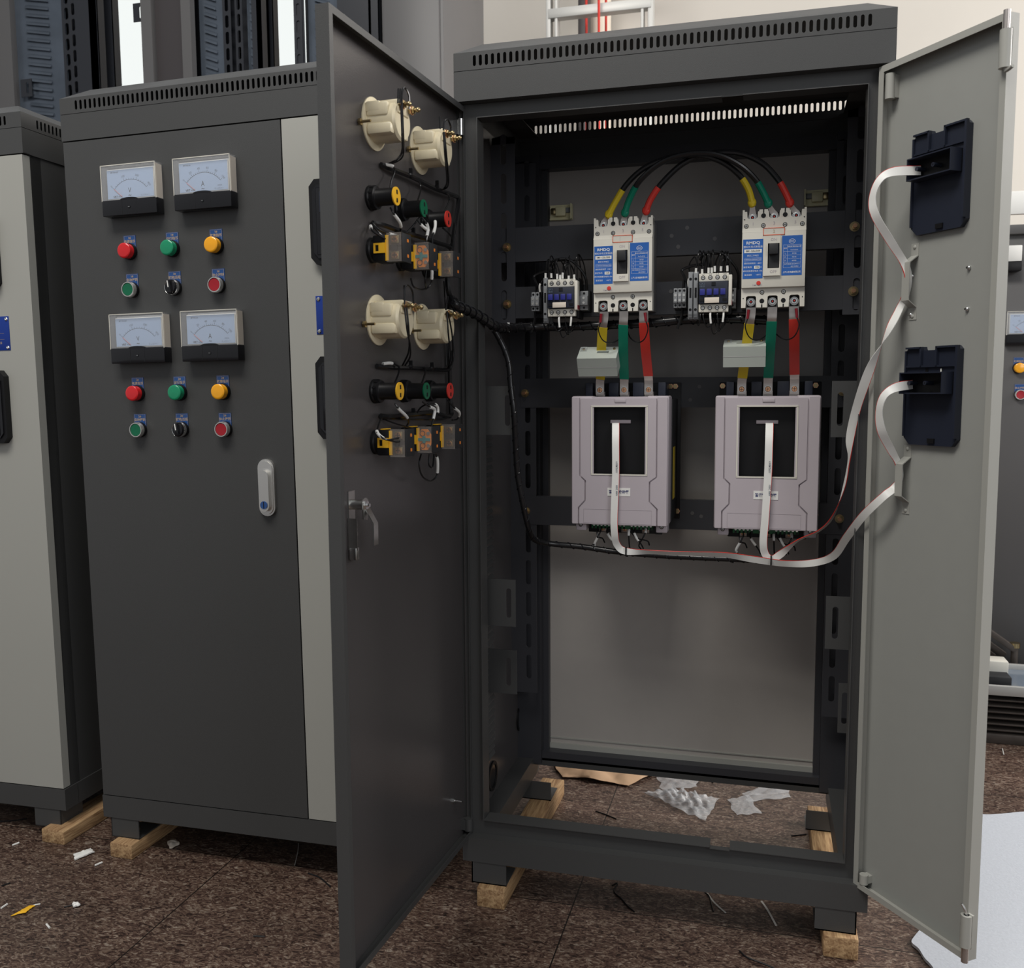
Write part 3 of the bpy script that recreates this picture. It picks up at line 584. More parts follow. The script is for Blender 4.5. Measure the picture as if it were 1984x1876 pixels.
# ---- keypads and nameplates on the pale doors (RD / closed pale doors), device x runs away from the hinge with -u
def make_keypad():
    C = thing('control_keypad', 'x', 'keypad'); k = .0585; h = .0845
    b = MB(); pl = [(-k+.012, -h), (k-.012, -h), (k, -h+.014), (k, h-.014), (k-.012, h), (-k+.012, h), (-k, h-.014), (-k, -h+.014)]; b.fprism(pl, -.016, 0, 'black'); b.fprism([(x*.86, z*.86) for x, z in pl], -.019, -.016, 'black_gloss'); b.build('front_bezel', C)
    b = MB(); b.box(-.042, .042, -.0200, -.019, -.066, .066, 'black_gloss', .001); b.box(-.034, .034, -.0205, -.020, .018, .058, 'navy'); b.build('screen', C)
    a = .056; g = .0825; b = MB()
    out = [(-a+.006, g), (-a, g-.006), (-a, -g+.012), (-a+.010, -g), (a-.012, -g), (a, -g+.012), (a, g-.006), (a-.006, g), (.020, g), (.018, g-.006), (-.010, g-.006), (-.012, g)]
    b.fprism(out, .002, .011, 'navy'); b.box(-a, -a+.004, .011, .017, -g+.014, g, 'navy'); b.box(a-.003, a, .011, .015, -g+.014, g-.006, 'navy')
    b.box(-.012, .002, .011, .014, -g+.004, -g+.012, 'black'); b.box(-a+.004, -.012, .011, .017, g-.003, g, 'navy'); b.box(.020, a-.003, .011, .017, g-.003, g, 'navy'); b.box(-a+.004, a-.004, .011, .015, g-.034, g-.031, 'navy')
    b.box(-.014, -.011, .011, .017, g-.032, g, 'navy'); b.box(.019, .022, .011, .017, g-.032, g, 'navy')
    for x in (-.020, .010): b.box(x-.003, x+.003, .0111, .0116, g-.044, g-.036, 'black')
    b.box(-.0215, -.0185, .0116, .0119, g-.043, g-.037, 'white'); b.build('rear_frame', C)
    b = MB(); x0, x1, z0, z1 = -.0455, .0455, .004, .040
    b.box(x0, x1, .011, .013, z0, z1, 'black'); t = .002
    b.box(x0, x1, .013, .036, z1-t, z1, 'navy'); b.box(x0, x1, .013, .036, z0, z0+t, 'navy'); b.box(x0, x0+t, .013, .036, z0+t, z1-t, 'navy'); b.box(x1-t, x1, .013, .036, z0+t, z1-t, 'navy')
    b.cyl((-.004, .013, .022), (-.004, .030, .022), .0035, 'navy', n=12); b.cyl((-.004, .030, .022), (-.004, .0302, .022), .0015, 'black', n=8); b.cyl((.030, .013, .022), (.030, .030, .022), .0035, 'navy', n=12); b.build('connector_box', C)
    return C
kp = make_keypad()
KU = .130; KZ = (1.412, 1.060)
def pale_door_m(M): return M @ Tr((W-.003, 0, 0))
kk = [(kp, RD, 0, 'black keypad back on the opened pale door, upper of the two'), (None, RD, 1, 'black keypad back on the opened pale door, lower of the two')]
for nm, M in (('closed cabinet with meters', pale_door_m(MA)), ('cabinet cut off at the left edge', pale_door_m(MC))):
    for i in (0, 1): kk.append((None, M, i, '%s black keypad on the pale door of the %s' % (('upper', 'lower')[i], nm)))
for o, M, i, lb in kk:
    o = o or copy_tree(kp); u = KU if M is RD else .136; o.matrix_basis = M @ Tr((-u, 0, KZ[i] if M is RD else (1.416, 1.062)[i])); set_labels(o, lb, 'keypads on the pale doors')
def make_plate():
    C = thing('rating_plate', 'x', 'name plate'); b = MB(); b.box(-.065, .065, -.0012, 0, -.039, .039, 'sign_blue', .0004)
    b.text('\u7535\u6c14\u63a7\u5236\u67dc', 0, .024, .012, 'ink_white', -.0016, .01)
    b.text('\u578b\u53f7', -.040, .006, .008, 'ink_tan', -.0016); b.text('\u7535\u538b', -.040, -.008, .008, 'ink_tan', -.0016); b.text('2022 10', .030, -.022, .008, 'ink_tan', -.0016); b.text('\u65e5\u671f', -.040, -.022, .008, 'ink_tan', -.0016)
    b.box(-.02, .05, -.0016, -.0012, .0, .0004, 'ink_tan'); b.box(-.02, .05, -.0016, -.0012, -.014, -.0136, 'ink_tan'); b.build('plate', C)
    for x in (-.0585, .0585):
        for z in (-.0325, .0325):
            b = MB(); b.lathe((x, -.001, z), (0, -1, 0), [(.0042, 0), (.0042, .001), (.003, .0024), (.0014, .0028), (0, .001)], 'chrome', 14); b.sphere((x, .004, z), .0036, 'chrome', (1, .7, 1)); b.cyl((x, 0, z), (x, .008, z), .0018, 'chrome', n=8); b.build('rivet', C)
    return C
np_ = make_plate()
for o, M, lb in ((np_, RD, 'riveted name plate on the outer face of the opened pale door'), (None, pale_door_m(MA), 'blue name plate between the two keypads, just left of the opened dark door'), (None, pale_door_m(MC), 'blue name plate on the pale door at the left edge of the photo')):
    o = o or copy_tree(np_); o.matrix_basis = M @ Tr((-.131, 0, 1.2315)); set_labels(o, lb, 'blue riveted name plates')
def atL(x, y, t=.002):
    O = LD @ Vector((0, t, 0)); N = (LD.to_3x3() @ Vector((0, 1, 0))); v = _ray(x, y); return CAM+v*((O-CAM).dot(N)/v.dot(N))
def atR(x, y, t=.002):
    O = RD @ Vector((0, t, 0)); N = (RD.to_3x3() @ Vector((0, 1, 0))); v = _ray(x, y); return CAM+v*((O-CAM).dot(N)/v.dot(N))
# cable brackets on the pale door
for i, (zt, zb) in enumerate(((1.318, 1.190), (.975, .855))):
    C = thing('cable_bracket', 'bent pale metal cable bracket on the opened pale door, %s one' % ('upper' if i == 0 else 'lower'), 'bracket', RD @ Tr((-.0765, 0, 0)), 'cable brackets on the pale door')
    b = MB(); h = .008; pr = [(.002, zt), (.0034, zt), (.0034, zt-.020), (.022, zt-.032), (.022, zb+.032), (.0034, zb+.020), (.0034, zb), (.002, zb), (.002, zb+.021), (.0208, zb+.033), (.0208, zt-.033), (.002, zt-.021)]
    b.prism(pr, -h, h, 'pale_paint', Matrix(((0, 0, 1, 0), (1, 0, 0, 0), (0, 1, 0, 0), (0, 0, 0, 1)))); b.build('strap', C)
    for z in (zt-.006, zb+.006): MB().sphere((0, .0036, z), .0035, 'pale_paint', (1, .6, 1)).build('rivet', C)
# ================================================================== INSIDE THE OPEN CABINET
def screw(b, x, y, z, r=.0042, m='zinc', d=(0, -1, 0)):
    b.lathe((x, y, z), d, [(0, 0), (r, 0), (r, .0015), (r*.8, .0025), (0, .0028)], m, 14)
    b.box(x-r*.7, x+r*.7, y-.0032, y-.0026, z-.0004, z+.0004, 'black'); b.box(x-.0004, x+.0004, y-.0032, y-.0026, z-r*.7, z+r*.7, 'black')
def make_breaker():
    C = thing('circuit_breaker', 'x', 'circuit breaker'); w = .0605; h = .193
    nt = (-.0415, 0, .0415); nw = .0105; iv = 'ivory'
    b = MB(); b.box(-w, w, -.048, 0, .004, h-.006, 'bg_grey', .002); b.build('base', C)
    b = MB()
    def outline(z0, z1, nz, top):
        p = []
        if top:
            p = [(-w, z0), (w, z0), (w, z1)]
            for c in reversed(nt): p += [(c+nw, z1), (c+nw-.001, nz+.002), (c+nw-.004, nz), (c-nw+.004, nz), (c-nw+.001, nz+.002), (c-nw, z1)]
            p += [(-w, z1)]
        else:
            p = [(-w, z0)]
            for c in nt: p += [(c-nw, z0), (c-nw+.001, nz-.002), (c-nw+.004, nz), (c+nw-.004, nz), (c+nw-.001, nz-.002), (c+nw, z0)]
            p += [(w, z0), (w, z1), (-w, z1)]
        return p
    b.fprism(outline(.157, .190, .176, True), -.074, -.048, iv); b.fprism(outline(.003, .041, .026, False), -.072, -.048, iv)
    for x in (-.0205, .0205): b.box(x-.0085, x+.0085, -.0742, -.048, .176, .1935, iv, .001); b.box(x-.0012, x+.0012, -.0746, -.073, .186, .1938, 'black')
    for x in (-.0205, .0205): b.box(x-.0012, x+.0012, -.0724, -.070, .0026, .009, 'black')
    b.box(-w, -w+.004, -.0742, -.048, .176, .1935, iv); b.box(w-.004, w, -.0742, -.048, .176, .1935, iv)
    b.box(-w, w, -.080, -.048, .041, .150, iv, .0015); b.prism([(-.080, .149), (-.074, .158), (-.050, .158), (-.050, .149)], -w, w, iv, Matrix(((0, 0, 1, 0), (1, 0, 0, 0), (0, 1, 0, 0), (0, 0, 0, 1))))
    b.build('cover', C)
    for x in (-.0205, .0205):
        MB().cyl((x, -.0746, .181), (x, -.0738, .181), .0046, 'black', n=18).build('screw_hole', C); MB().cyl((x, -.0724, .0155), (x, -.0718, .0155), .0046, 'black', n=18).build('screw_hole', C)
    for x, z in ((-.053, .162), (-.0205, .162), (.0205, .162), (.053, .162), (-.0205, .0325), (.0205, .0325)): b = MB(); b.cyl((x, -.0744 if z > .1 else -.0724, z), (x, -.0734 if z > .1 else -.0718, z), .0044, 'black', n=16); screw(b, x, -.0736 if z > .1 else -.0716, z, .0034); b.build('cover_screw', C)
    for x, z in ((-.0565, .175), (.0565, .175), (-.0565, .0215), (.0565, .0215)): MB().cyl((x, -.0748 if z > .1 else -.0724, z), (x, -.071, z), .0011, 'black', n=8).build('rivet_hole', C)
    b = MB()
    for t, x in (('1', -.040), ('3', 0), ('5', .040)): b.text(t, x, .1655, .0085, 'lilac', -.0745)
    b.text('ON', 0, .1325, .0075, 'lilac', -.0852); b.text('OFF', 0, .0705, .0075, 'lilac', -.0852); b.text('RM1-125', -.030, .046, .005, 'lilac', -.0804, .005)
    b.build('moulded_lettering', C)
    b = MB(); b.box(-.0190, -.0110, -.0848, -.080, .063, .140, iv); b.box(.0110, .0130, -.0848, -.080, .063, .140, iv); b.box(-.0110, .0110, -.0848, -.080, .063, .0775, iv); b.box(-.0110, .0110, -.0848, -.080, .1255, .140, iv); b.box(-.0110, .0110, -.0806, -.0798, .0775, .1255, 'black'); b.build('toggle_frame', C)
    b = MB(); b.box(-.0092, .0092, -.0835, -.080, .079, .124, 'black_matt'); b.box(-.0088, .0088, -.0965, -.082, .103, .1235, 'black_matt', .002); b.build('toggle', C)
    y = -.0806
    b = MB(); b.box(-.0585, -.0200, -.0804, -.0798, .059, .1355, 'blue'); b.text('RMDQ', -.0392, .1282, .0078, 'ink_white', y, .025, sx=1.15); b.text('\u5851\u6599\u5916\u58f3\u5f0f\u65ad\u8def\u5668', -.0392, .1205, .0046, 'ink_white', y)
    b.box(-.0560, -.0225, -.0808, -.0804, .1090, .1160, 'white'); b.text('RM1-125L/3300', -.0392, .1125, .0050, 'ink', -.0810, .02, sx=.86)
    for z, t in ((.1035, '\u989d\u5b9a\u5de5\u4f5c\u7535\u538b'), (.0885, '\u989d\u5b9a\u7edd\u7f18\u7535\u538b  1.8KV'), (.0735, '\u77ac\u65f6\u77ed\u8def\u6574\u5b9a\u7535\u6d41 10In'), (.0660, '\u57fa\u51c6\u6e29\u5ea6       +40\u2103')): b.text(t, -.0392, z, .0037, 'ink_white', y)
    b.text('\u989d\u5b9a\u7535\u6d41', -.049, .081, .0040, 'ink_white', y); b.box(-.0365, -.0260, -.0808, -.0804, .0780, .0838, 'white'); b.text('125', -.0312, .0809, .0052, 'ink', -.0810, .02); b.text('A', -.0235, .081, .004, 'ink_white', y)
    b.text('AC400V|AC550V|AC750V', -.0392, .0962, .0031, 'ink_white', y)
    for z in (.0935, .0990): b.box(-.0560, -.0225, -.0807, -.0804, z, z+.0003, 'ink_white')
    b.build('specification_label', C)
    b = MB(); b.box(.0155, .0540, -.0804, -.0798, .0630, .1395, 'blue')
    b.T = Tr((.0347, y, .1285)) @ Matrix.Diagonal((1.25, 1, .95, 1)); b.ring((0, 0, 0), (0, -1, 0), .0048, .0042, .0003, 'ink_white'); b.T = Matrix.Identity(4); b.text('CCC', .0347, .1285, .0045, 'ink_white', y, .02, sx=.8)
    for z in (.1215, .1085, .1015, .0945, .0875, .0775): b.box(.0185, .0515, -.0807, -.0804, z, z+.0003, 'ink_white')
    for x, z0 in ((.0185, .0775), (.0515, .0775), (.0262, .0875)): b.box(x, x+.0003, -.0807, -.0804, z0, .1218, 'ink_white')
    b.text('\u989d\u5b9a\u6781\u9650\u77ed\u8def\u5206\u65ad', .039, .1178, .0033, 'ink_white', y); b.text('Icu/Ics(kA)', .039, .1120, .0033, 'ink_white', y); b.text('\u7ea7\u522b', .0223, .115, .0033, 'ink_white', y)
    for z, p, q in ((.1050, 'L', '35/22'), (.0980, 'M', '50/35'), (.0910, 'H', '65/50')): b.text(p, .0223, z, .0036, 'ink_white', y); b.text(q, .039, z, .0036, 'ink_white', y)
    b.text('\u6267\u884c\u6807\u51c6 IEC60947-2', .0350, .0845, .0032, 'ink_white', y); b.text('GB14048.2', .040, .0800, .0032, 'ink_white', y); b.text('\u4e0a\u6d77\u4eba\u6c11\u7535\u5668\u6709\u9650\u516c\u53f8', .0347, .0690, .0042, 'ink_white', y, .01, sx=.8)
    b.build('rating_label', C)
    b = MB().lathe((-.0275, -.080, .0500), (0, -1, 0), [(0, 0), (.0042, 0), (.0040, .0014), (0, .0016)], 'red', 20); b.build('trip_button', C)
    for i, x in enumerate(nt):
        for z in (.1790, .0145):
            b = MB(); b.box(x-.0085, x+.0085, -.060, -.050, z-.010, z+.010, 'black'); b.cyl((x, -.060, z), (x, -.0640, z), .0088, 'zinc', .0082); b.cyl((x, -.064, z), (x, -.0655, z), .0070, 'zinc', .0062); b.hexnut((x, -.0655, z), (0, -1, 0), .0056, .005, 'chrome'); b.cyl((x, -.0705, z), (x, -.0708, z), .0034, 'black', n=12); b.cyl((x, -.0708, z), (x, -.0713, z), .0014, 'red', n=10); b.build('terminal_bolt', C)
    return C
brk = make_breaker()
BX = (.3066, .6048); BZ = 1.2325
BR = [brk, copy_tree(brk)]
for i in (0, 1):
    o = BR[i]; o.matrix_basis = Tr((BX[i], .2385, BZ)); set_labels(o, 'ivory three pole circuit breaker with blue labels, %s one of the pair' % ('left' if i == 0 else 'right'), 'moulded case circuit breakers')
    b = MB(); z0, z1 = .1415, .1560; x0, x1 = (-.0205, .0205)
    t = .0013
    b.box(x0, x1, -.0808, -.0798, z0, z1-.006, 'ivory')
    for a in ((x0, x1, z0, z0+t), (x0, x1, z1-t, z1), (x0, x0+t, z0, z1), (x1-t, x1, z0, z1)): b.box(a[0], a[1], -.0812, -.0760, a[2], a[3], 'sticker_red')
    b.box(x0+t, x1-t, -.0806, -.0765, z0+t, z1-t, 'ivory')
    if i == 0: b.box(-.0052, -.0048, -.0811, -.0807, z0+.003, z1-.003, 'lilac')
    else: b.text('2', 0, (z0+z1)/2, .009, 'ink_tan', -.0812)
    b.build('number_sticker', o)
def tube_sleeve(b, p, q, r, m='white'): b.cyl(p, q, r, m, n=10)
def wire(C, pts, r=.0013, sleeve=None, m='cable_black', name='wire'):
    P = [Vector(p) for p in pts]; MB().tube(P, r, m, 6).build(name, C)
    if sleeve:
        Q = catmull(P); i0, i1 = int(sleeve[0]*(len(Q)-1)), max(int(sleeve[1]*(len(Q)-1)), int(sleeve[0]*(len(Q)-1))+1)
        MB().tube(Q[i0:i1+1], r*1.75, 'white', 8, False).build('marker_sleeve', C)
def make_contactor(n_aux):
    C = thing('contactor', 'x', 'contactor'); w = .0295; h = .0775
    b = MB(); b.box(-w, w, -.046, 0, 0, h, 'black_matt', .001); b.box(-w+.001, w-.001, -.070, -.046, .017, h-.0165, 'navy', .001); b.box(w-.001, w+.006, -.050, 0, -.004, h+.003, 'black', .001)
    b.box(-w+.003, -w+.011, -.0712, -.070, .021, .026, 'black'); b.box(w-.011, w-.003, -.0712, -.070, .021, .026, 'black'); b.box(-.004, .004, -.0712, -.070, .052, .059, 'black_gloss')
    b.text('CJX2', -w+.0065, .0560, .0055, 'ink_soft', -.0704, .02); b.text('1810', -w+.0065, .0505, .0055, 'ink_soft', -.0704, .02); b.build('body', C)
    for z0, z1 in ((0, .0160), (h-.0160, h)): MB().box(-w, w, -.062, -.046, z0, z1, 'ivory', .001).build('terminal_shroud', C)
    for z in (.0085, h-.0085):
        for k in range(4):
            x = -w+.0082+k*.0143; b = MB(); b.cyl((x, -.0624, z), (x, -.0618, z), .0044, 'black', n=16); b.cyl((x, -.0618, z), (x, -.0632, z), .0031, 'satin_silver', n=12); b.box(x-.0026, x+.0026, -.0637, -.0632, z-.0004, z+.0004, 'black'); b.build('terminal_screw', C)
    b = MB()
    for s, z in ((1, h-.0022), (-1, .0022)):
        for k, t in enumerate(('1 L1', '3 L2', '5 L3', '13NO') if s > 0 else ('2 T1', '4 T2', '6 T3', '14NO')): b.text(t, -w+.0082+k*.0143, z, .0032, 'ink', -.0624)
    b.build('terminal_numbers', C)
    for k in range(4):
        x = -w+.0078+k*.0135; b = MB(); b.box(x-.0050, x+.0050, -.0745, -.069, .033, .0455, 'button_blue', .0008); b.build('blue_slide', C)
    MB().box(-w+.012, w-.018, -.0722, -.070, .0175, .0285, 'cream_white', .0006).build('blank_label', C)
    b = MB(); b.box(w+.0002, w+.0068, -.0725, -.050, .012, h-.005, 'ivory', .001); b.box(w+.0066, w+.0072, -.0720, -.051, .013, .022, 'dark_red'); b.build('side_label', C)
    for k in range(n_aux):
        x1 = -w-.0015-.0105*k; x0 = x1-.0100; b = MB(); b.box(x0, x1, -.055, 0, -.013, h+.005, 'grey_plastic', .001); b.box(x0+.0012, x1-.0012, -.060, -.055, -.010, h+.002, 'grey_plastic', .0006)
        for z in (.006, h-.010): b.cyl(((x0+x1)/2, -.0604, z), ((x0+x1)/2, -.060, z), .0028, 'black', n=12)
        b.box(x0+.003, x1-.003, -.0606, -.0600, .030, .050, 'black')
        for z in (-.0085, -.006, -.0035): b.box(x0+.0012, x1-.0012, -.0604, -.0600, z, z+.0005, 'black')
        b.build('auxiliary_contact', C)
    return C
def make_relay(w, cols, wh=False):
    C = thing('terminal_block', 'x', 'terminal block'); b = MB(); h = .044; b.box(-w/2, w/2, -.018, 0, 0, h, 'black_matt'); b.build('rail_foot', C)
    for k in range(cols):
        x0 = -w/2+k*w/cols; x1 = x0+w/cols-.0006; b = MB(); b.box(x0, x1, -.040, -.018, .002, h-.002, 'grey_plastic', .0008); b.box(x0, x1, -.046, -.040, .012, h-.012, 'grey_plastic', .0008)
        for z in (.007, h-.007): b.cyl(((x0+x1)/2, -.0404, z), ((x0+x1)/2, -.0398, z), min(.0024, (x1-x0)*.36), 'black', n=12)
        for z in (.017, h-.017): b.cyl(((x0+x1)/2, -.0466, z), ((x0+x1)/2, -.0460, z), min(.0026, (x1-x0)*.38), 'satin_silver', n=12)
        b.build('terminal', C)
    return C
DEV = []
for i, (px0, px1, py0, py1, na) in enumerate(((1060, 1116, 540, 614, 1), (1351.6, 1413.7, 529, 605, 2))):
    Yf = .2385-.062; a = atY((px0+px1)/2, (py0+py1)/2, Yf); o = make_contactor(na); o.matrix_basis = Tr((a.x, .2385, a.z-.03875)); DEV.append(a)
    set_labels(o, 'navy contactor with four blue slides, left of the %s circuit breaker' % ('left' if i == 0 else 'right'), 'small contactors beside the breakers')
for (px, py, wd, cols, lb) in ((1039, 585, .018, 2, 'grey terminal block left of the left contactor'), (1133, 583, .018, 1, 'grey terminal block squeezed between left contactor and left breaker'),
                               (1318, 578, .026, 3, 'grey terminal block left of the right contactor'), (1420, 578, .014, 1, 'grey terminal block squeezed between right contactor and right breaker')):
    a = atY(px, py, .205); o = make_relay(wd, cols); o.matrix_basis = Tr((a.x, .2385, a.z-.022)); set_labels(o, lb, 'rail terminal blocks')
# control wires above and below each contactor
for i, a in enumerate(DEV):
    side = ('left', 'right')[i]
    C = thing('control_wires', 'tangle of thin black wires with white sleeves looping above the %s contactor' % side, 'wires', None, 'contactor wiring')
    top = a.z+.03875; rnd = random.Random(5+i)
    for k in range(12):
        x = a.x-.036+k*.0062; y0 = .185; hh = .030+rnd.random()*.022; x2 = x+rnd.uniform(-.022, .022); s0 = rnd.uniform(.03, .12)
        wire(C, [(x, y0, top-.004), (x, y0-.002, top+.012), (x+(x2-x)*.3, y0-.004, top+hh*.8), ((x+x2)/2, y0+.008, top+hh), (x2, y0+.022, top+hh*.6), (x2+.003, y0+.034, top-.006)], .0014, (s0, s0+.13) if k % 2 == 0 or k == 5 else None)
    wire(C, [(a.x-.03, .20, top+.03), (a.x-.02, .195, top+.042), (a.x+.01, .195, top+.043), (a.x+.03, .20, top+.028), (a.x+.046, .205, top+.004), (a.x+.047, .215, top-.03)], .0028)
    wire(C, [(a.x-.052, .20, top-.02), (a.x-.062, .20, top+.0), (a.x-.066, .205, top+.012), (a.x-.045, .205, top+.020), (a.x-.02, .205, top+.022)], .0028)
    wire(C, [(a.x-.050, .20, top-.035), (a.x-.052, .195, top-.012), (a.x-.046, .198, top+.002)], .0013, (.25, .7))
    C = thing('control_wires', 'black wires with white sleeves hanging in loops below the %s contactor' % side, 'wires', None, 'contactor wiring')
    bot = a.z-.03875
    for k, (dx0, dx1, dp) in enumerate(((-.020, .0, .030), (-.006, .010, .044), (.008, .022, .034), (.020, .004, .038), (-.026, -.034, .026))):
        wire(C, [(a.x+dx0, .182, bot+.002), (a.x+dx0, .178, bot-.010), (a.x+dx0*.8+dx1*.2, .180, bot-dp*.8), (a.x+(dx0+dx1)/2, .185, bot-dp), (a.x+dx1, .195, bot-dp*.7), (a.x+dx1+.002, .215, bot-.012)], .0012, (.03, .30) if k % 2 else None)
    wire(C, [(a.x-.075, .21, bot-.030), (a.x-.066, .21, bot), (a.x-.064, .21, bot+.05), (a.x-.062, .21, bot+.07)], .0032, None)
# ---- soft starters
def make_starter():
    C = thing('soft_starter', 'x', 'motor starter'); w = .1045; h = .2775; L = 'lilac'
    b = MB(); b.box(-w+.002, w+.002, -.125, -.004, .004, .270, 'black_matt', .002); b.box(-w, w+.009, -.006, 0, -.006, .306, 'black', .001); b.box(-.078, .084, -.120, 0, -.026, .004, 'black_matt', .002)
    b.fprism([(.070, -.028), (.084, -.028), (.094, -.010), (.094, .004), (.070, .004)], -.11, -.03, 'black_matt'); b.build('base', C)
    b = MB(); y0, y1 = -.1835, -.120
    # cover: frame around the recessed window
    wx, wz0, wz1 = .0575, .110, .2560
    b.box(-w, -wx, y0, y1, 0, h, L, .004); b.box(wx, w, y0, y1, 0, h, L, .004); b.box(-wx-.002, wx+.002, y0+.0006, y1, .0, wz0, L); b.box(-wx-.002, wx+.002, y0+.0006, y1, wz1, h-.0015, L)
    b.build('cover', C)
    b = MB(); g = .0016      # raised centre panel
    pts = [(-.083, .270), (-.083, .107), (-.0715, .096), (-.0715, .053), (-.086, .037), (-.086, .004), (.078, .004), (.078, .037), (.063, .053), (.063, .096), (.077, .107), (.077, .270)]
    loopL = [(-.083, .2725), (-.083, .107), (-.0715, .096), (-.0715, .053), (-.086, .037), (-.086, .002), (-.055, .002), (-.055, .2725)]
    loopR = [(.055, .2725), (.055, .002), (.080, .002), (.080, .037), (.064, .053), (.064, .096), (.0785, .107), (.0785, .2725)]
    q = y0-.0042
    b.fprism(loopL, q, y0+.001, L); b.fprism(loopR, q, y0+.001, L); b.box(-.055, .055, q, y0+.001, .002, wz0, L); b.box(-.055, .055, q, y0+.001, wz1, .2725, L)
    b.build('front_panel', C); e = .0032
    for pl in ([(-w+.003, .2745), (-w+.003, .002), (-.086-e, .002), (-.086-e, .038), (-.0715-e, .054), (-.0715-e, .095), (-.083-e, .106), (-.083-e, .2745)], [(w-.003, .2745), (.0785+e, .2745), (.0785+e, .106), (.064+e, .095), (.064+e, .054), (.080+e, .038), (.080+e, .002), (w-.003, .002)]):
        MB().fprism(pl, q, y0+.001, L).build('side_trim', C)
    b = MB(); y0 = y0-.0020
    b.box(-.010, .014, y0-.0040, y0-.0022, .2640, .2720, L, .0008)
    for x0, x1, z0, z1 in ((-.0765, .0700, .0338, .0342), (-.0765, .0700, .0040, .0044), (-.0767, -.0763, .004, .034), (.0698, .0702, .004, .034)): b.box(x0, x1, y0-.0025, y0-.0022, z0, z1, 'lilac_shade')
    b.build('cover_moulding', C)
    b = MB(); b.box(-wx-.003, wx+.003, y0-.0034, y0-.0020, wz0-.0015, wz0+.0015, 'ivory'); b.box(-wx-.003, wx+.003, y0-.0034, y0-.0020, wz1-.0015, wz1+.0015, 'ivory'); b.box(-wx-.003, -wx, y0-.0034, y0-.0020, wz0, wz1, 'ivory'); b.box(wx, wx+.003, y0-.0034, y0-.0020, wz0, wz1, 'ivory'); b.build('window_frame', C)
    b = MB(); b.box(-wx, wx, -.166, -.164, wz0, wz1, 'black'); b.box(-wx, -wx+.001, -.183, -.166, wz0, wz1, 'black'); b.box(wx-.001, wx, -.183, -.166, wz0, wz1, 'black'); b.box(-wx, wx, -.183, -.166, wz0, wz0+.001, 'black'); b.box(-wx, wx, -.183, -.166, wz1-.001, wz1, 'black'); b.build('recess', C)
    MB().box(-.022, .022, -.1690, -.166, .2190, .2265, 'lilac_shade', .001).build('connector_slot', C)
    b = MB(); b.box(-.0245, .0245, y0-.0030, y0-.0021, .0640, .0815, 'white'); b.text('\u667a\u80fd\u8f6f\u542f\u52a8\u5668', 0, .0727, .0078, 'ink_blue', y0-.0034, .03, sx=.92); b.build('name_label', C)
    for x0, x1 in ((-.0965, -.074), (.078, .102)):
        b = MB(); b.box(x0, x1, -.172, -.130, -.0150, .003, L, .002); xs = (-.086, .090)[x0 > 0]; b.cyl((xs, -.1725, -.003), (xs, -.1715, -.003), .0042, 'black', n=14); screw(b, xs, -.1715, -.003, .003); b.build('mounting_lug', C)
    b = MB(); b.box(-.066, .068, -.150, -.110, -.013, .0, 'pcb_green', .0008)
    for k in range(16):
        if k in (5, 9): continue
        x = -.060+k*.0083; b.cyl((x, -.1500, -.0045), (x, -.1512, -.0045), .0026, 'satin_silver', n=10); b.box(x-.0022, x+.0022, -.1505, -.1498, -.0125, -.0085, 'black')
    b.build('terminal_strip', C)
    for x0, x1 in ((-.0855, -.070), (-.034, -.0125), (.019, .043), (.074, .090)):
        b = MB(); b.box(x0, x1, -.118, -.05, .276, .3065, 'navy', .001); b.build('terminal_barrier', C)
    for x in (-.0535, 0, .0535):
        b = MB(); b.box(x-.010, x+.010, -.110, -.05, .276, .2865, 'tinned'); b.build('terminal_lug', C)
    for x in (-.045, .004, .050):
        b = MB(); b.box(x-.008, x+.008, -.124, -.11, -.024, -.008, 'tinned', .001); screw(b, x, -.124, -.016, .0052, 'copper'); b.build('output_terminal', C)
    for x, z in ((.090, .298), (.101, .298), (-.098, .298), (.1085, .012)):
        b = MB().cyl((x, -.006 if abs(x) > .1 or 1 else 0, z), (x, -.012, z), .0045, 'brass', n=12); b.hexnut((x, -.0065, z), (0, -1, 0), .0062, .003, 'copper'); b.build('fixing_screw', C)
    MB().box(w+.0018, w+.0024, -.105, -.060, .05, .165, 'yellow').build('warning_label', C)
    return C
st = make_starter(); SX = (.2960, .5998); SZ = .783
for i in (0, 1):
    o = st if i == 0 else copy_tree(st); o.matrix_basis = Tr((SX[i], .3835, SZ)); set_labels(o, 'lilac grey soft starter with black window, %s one of the pair' % ('left' if i == 0 else 'right'), 'soft starters')
    C = thing('control_wires', 'short black wires with white sleeves under the %s soft starter' % ('left', 'right')[i], 'wires', None, 'starter wiring')
    sx = SX[i]; 
    for dx0, dx1, dz, sl in ((-.044, -.058, -.048, (.55, .9)), (-.052, -.040, -.034, None), (-.030, -.012, -.046, (.35, .6)), (.018, .020, -.052, (.1, .42)), (.030, .045, -.044, (.3, .6)), (.054, .040, -.046, (.0, .25)), (.024, .058, -.036, None)):
        wire(C, [(sx+dx0, .2345, SZ-.011), (sx+dx0, .222, SZ-.018), (sx+dx0*.6+dx1*.4, .220, SZ-.030), (sx+dx1, .226, SZ+dz), (sx+dx1+.004, .232, SZ+dz-.010)], .0016, sl)
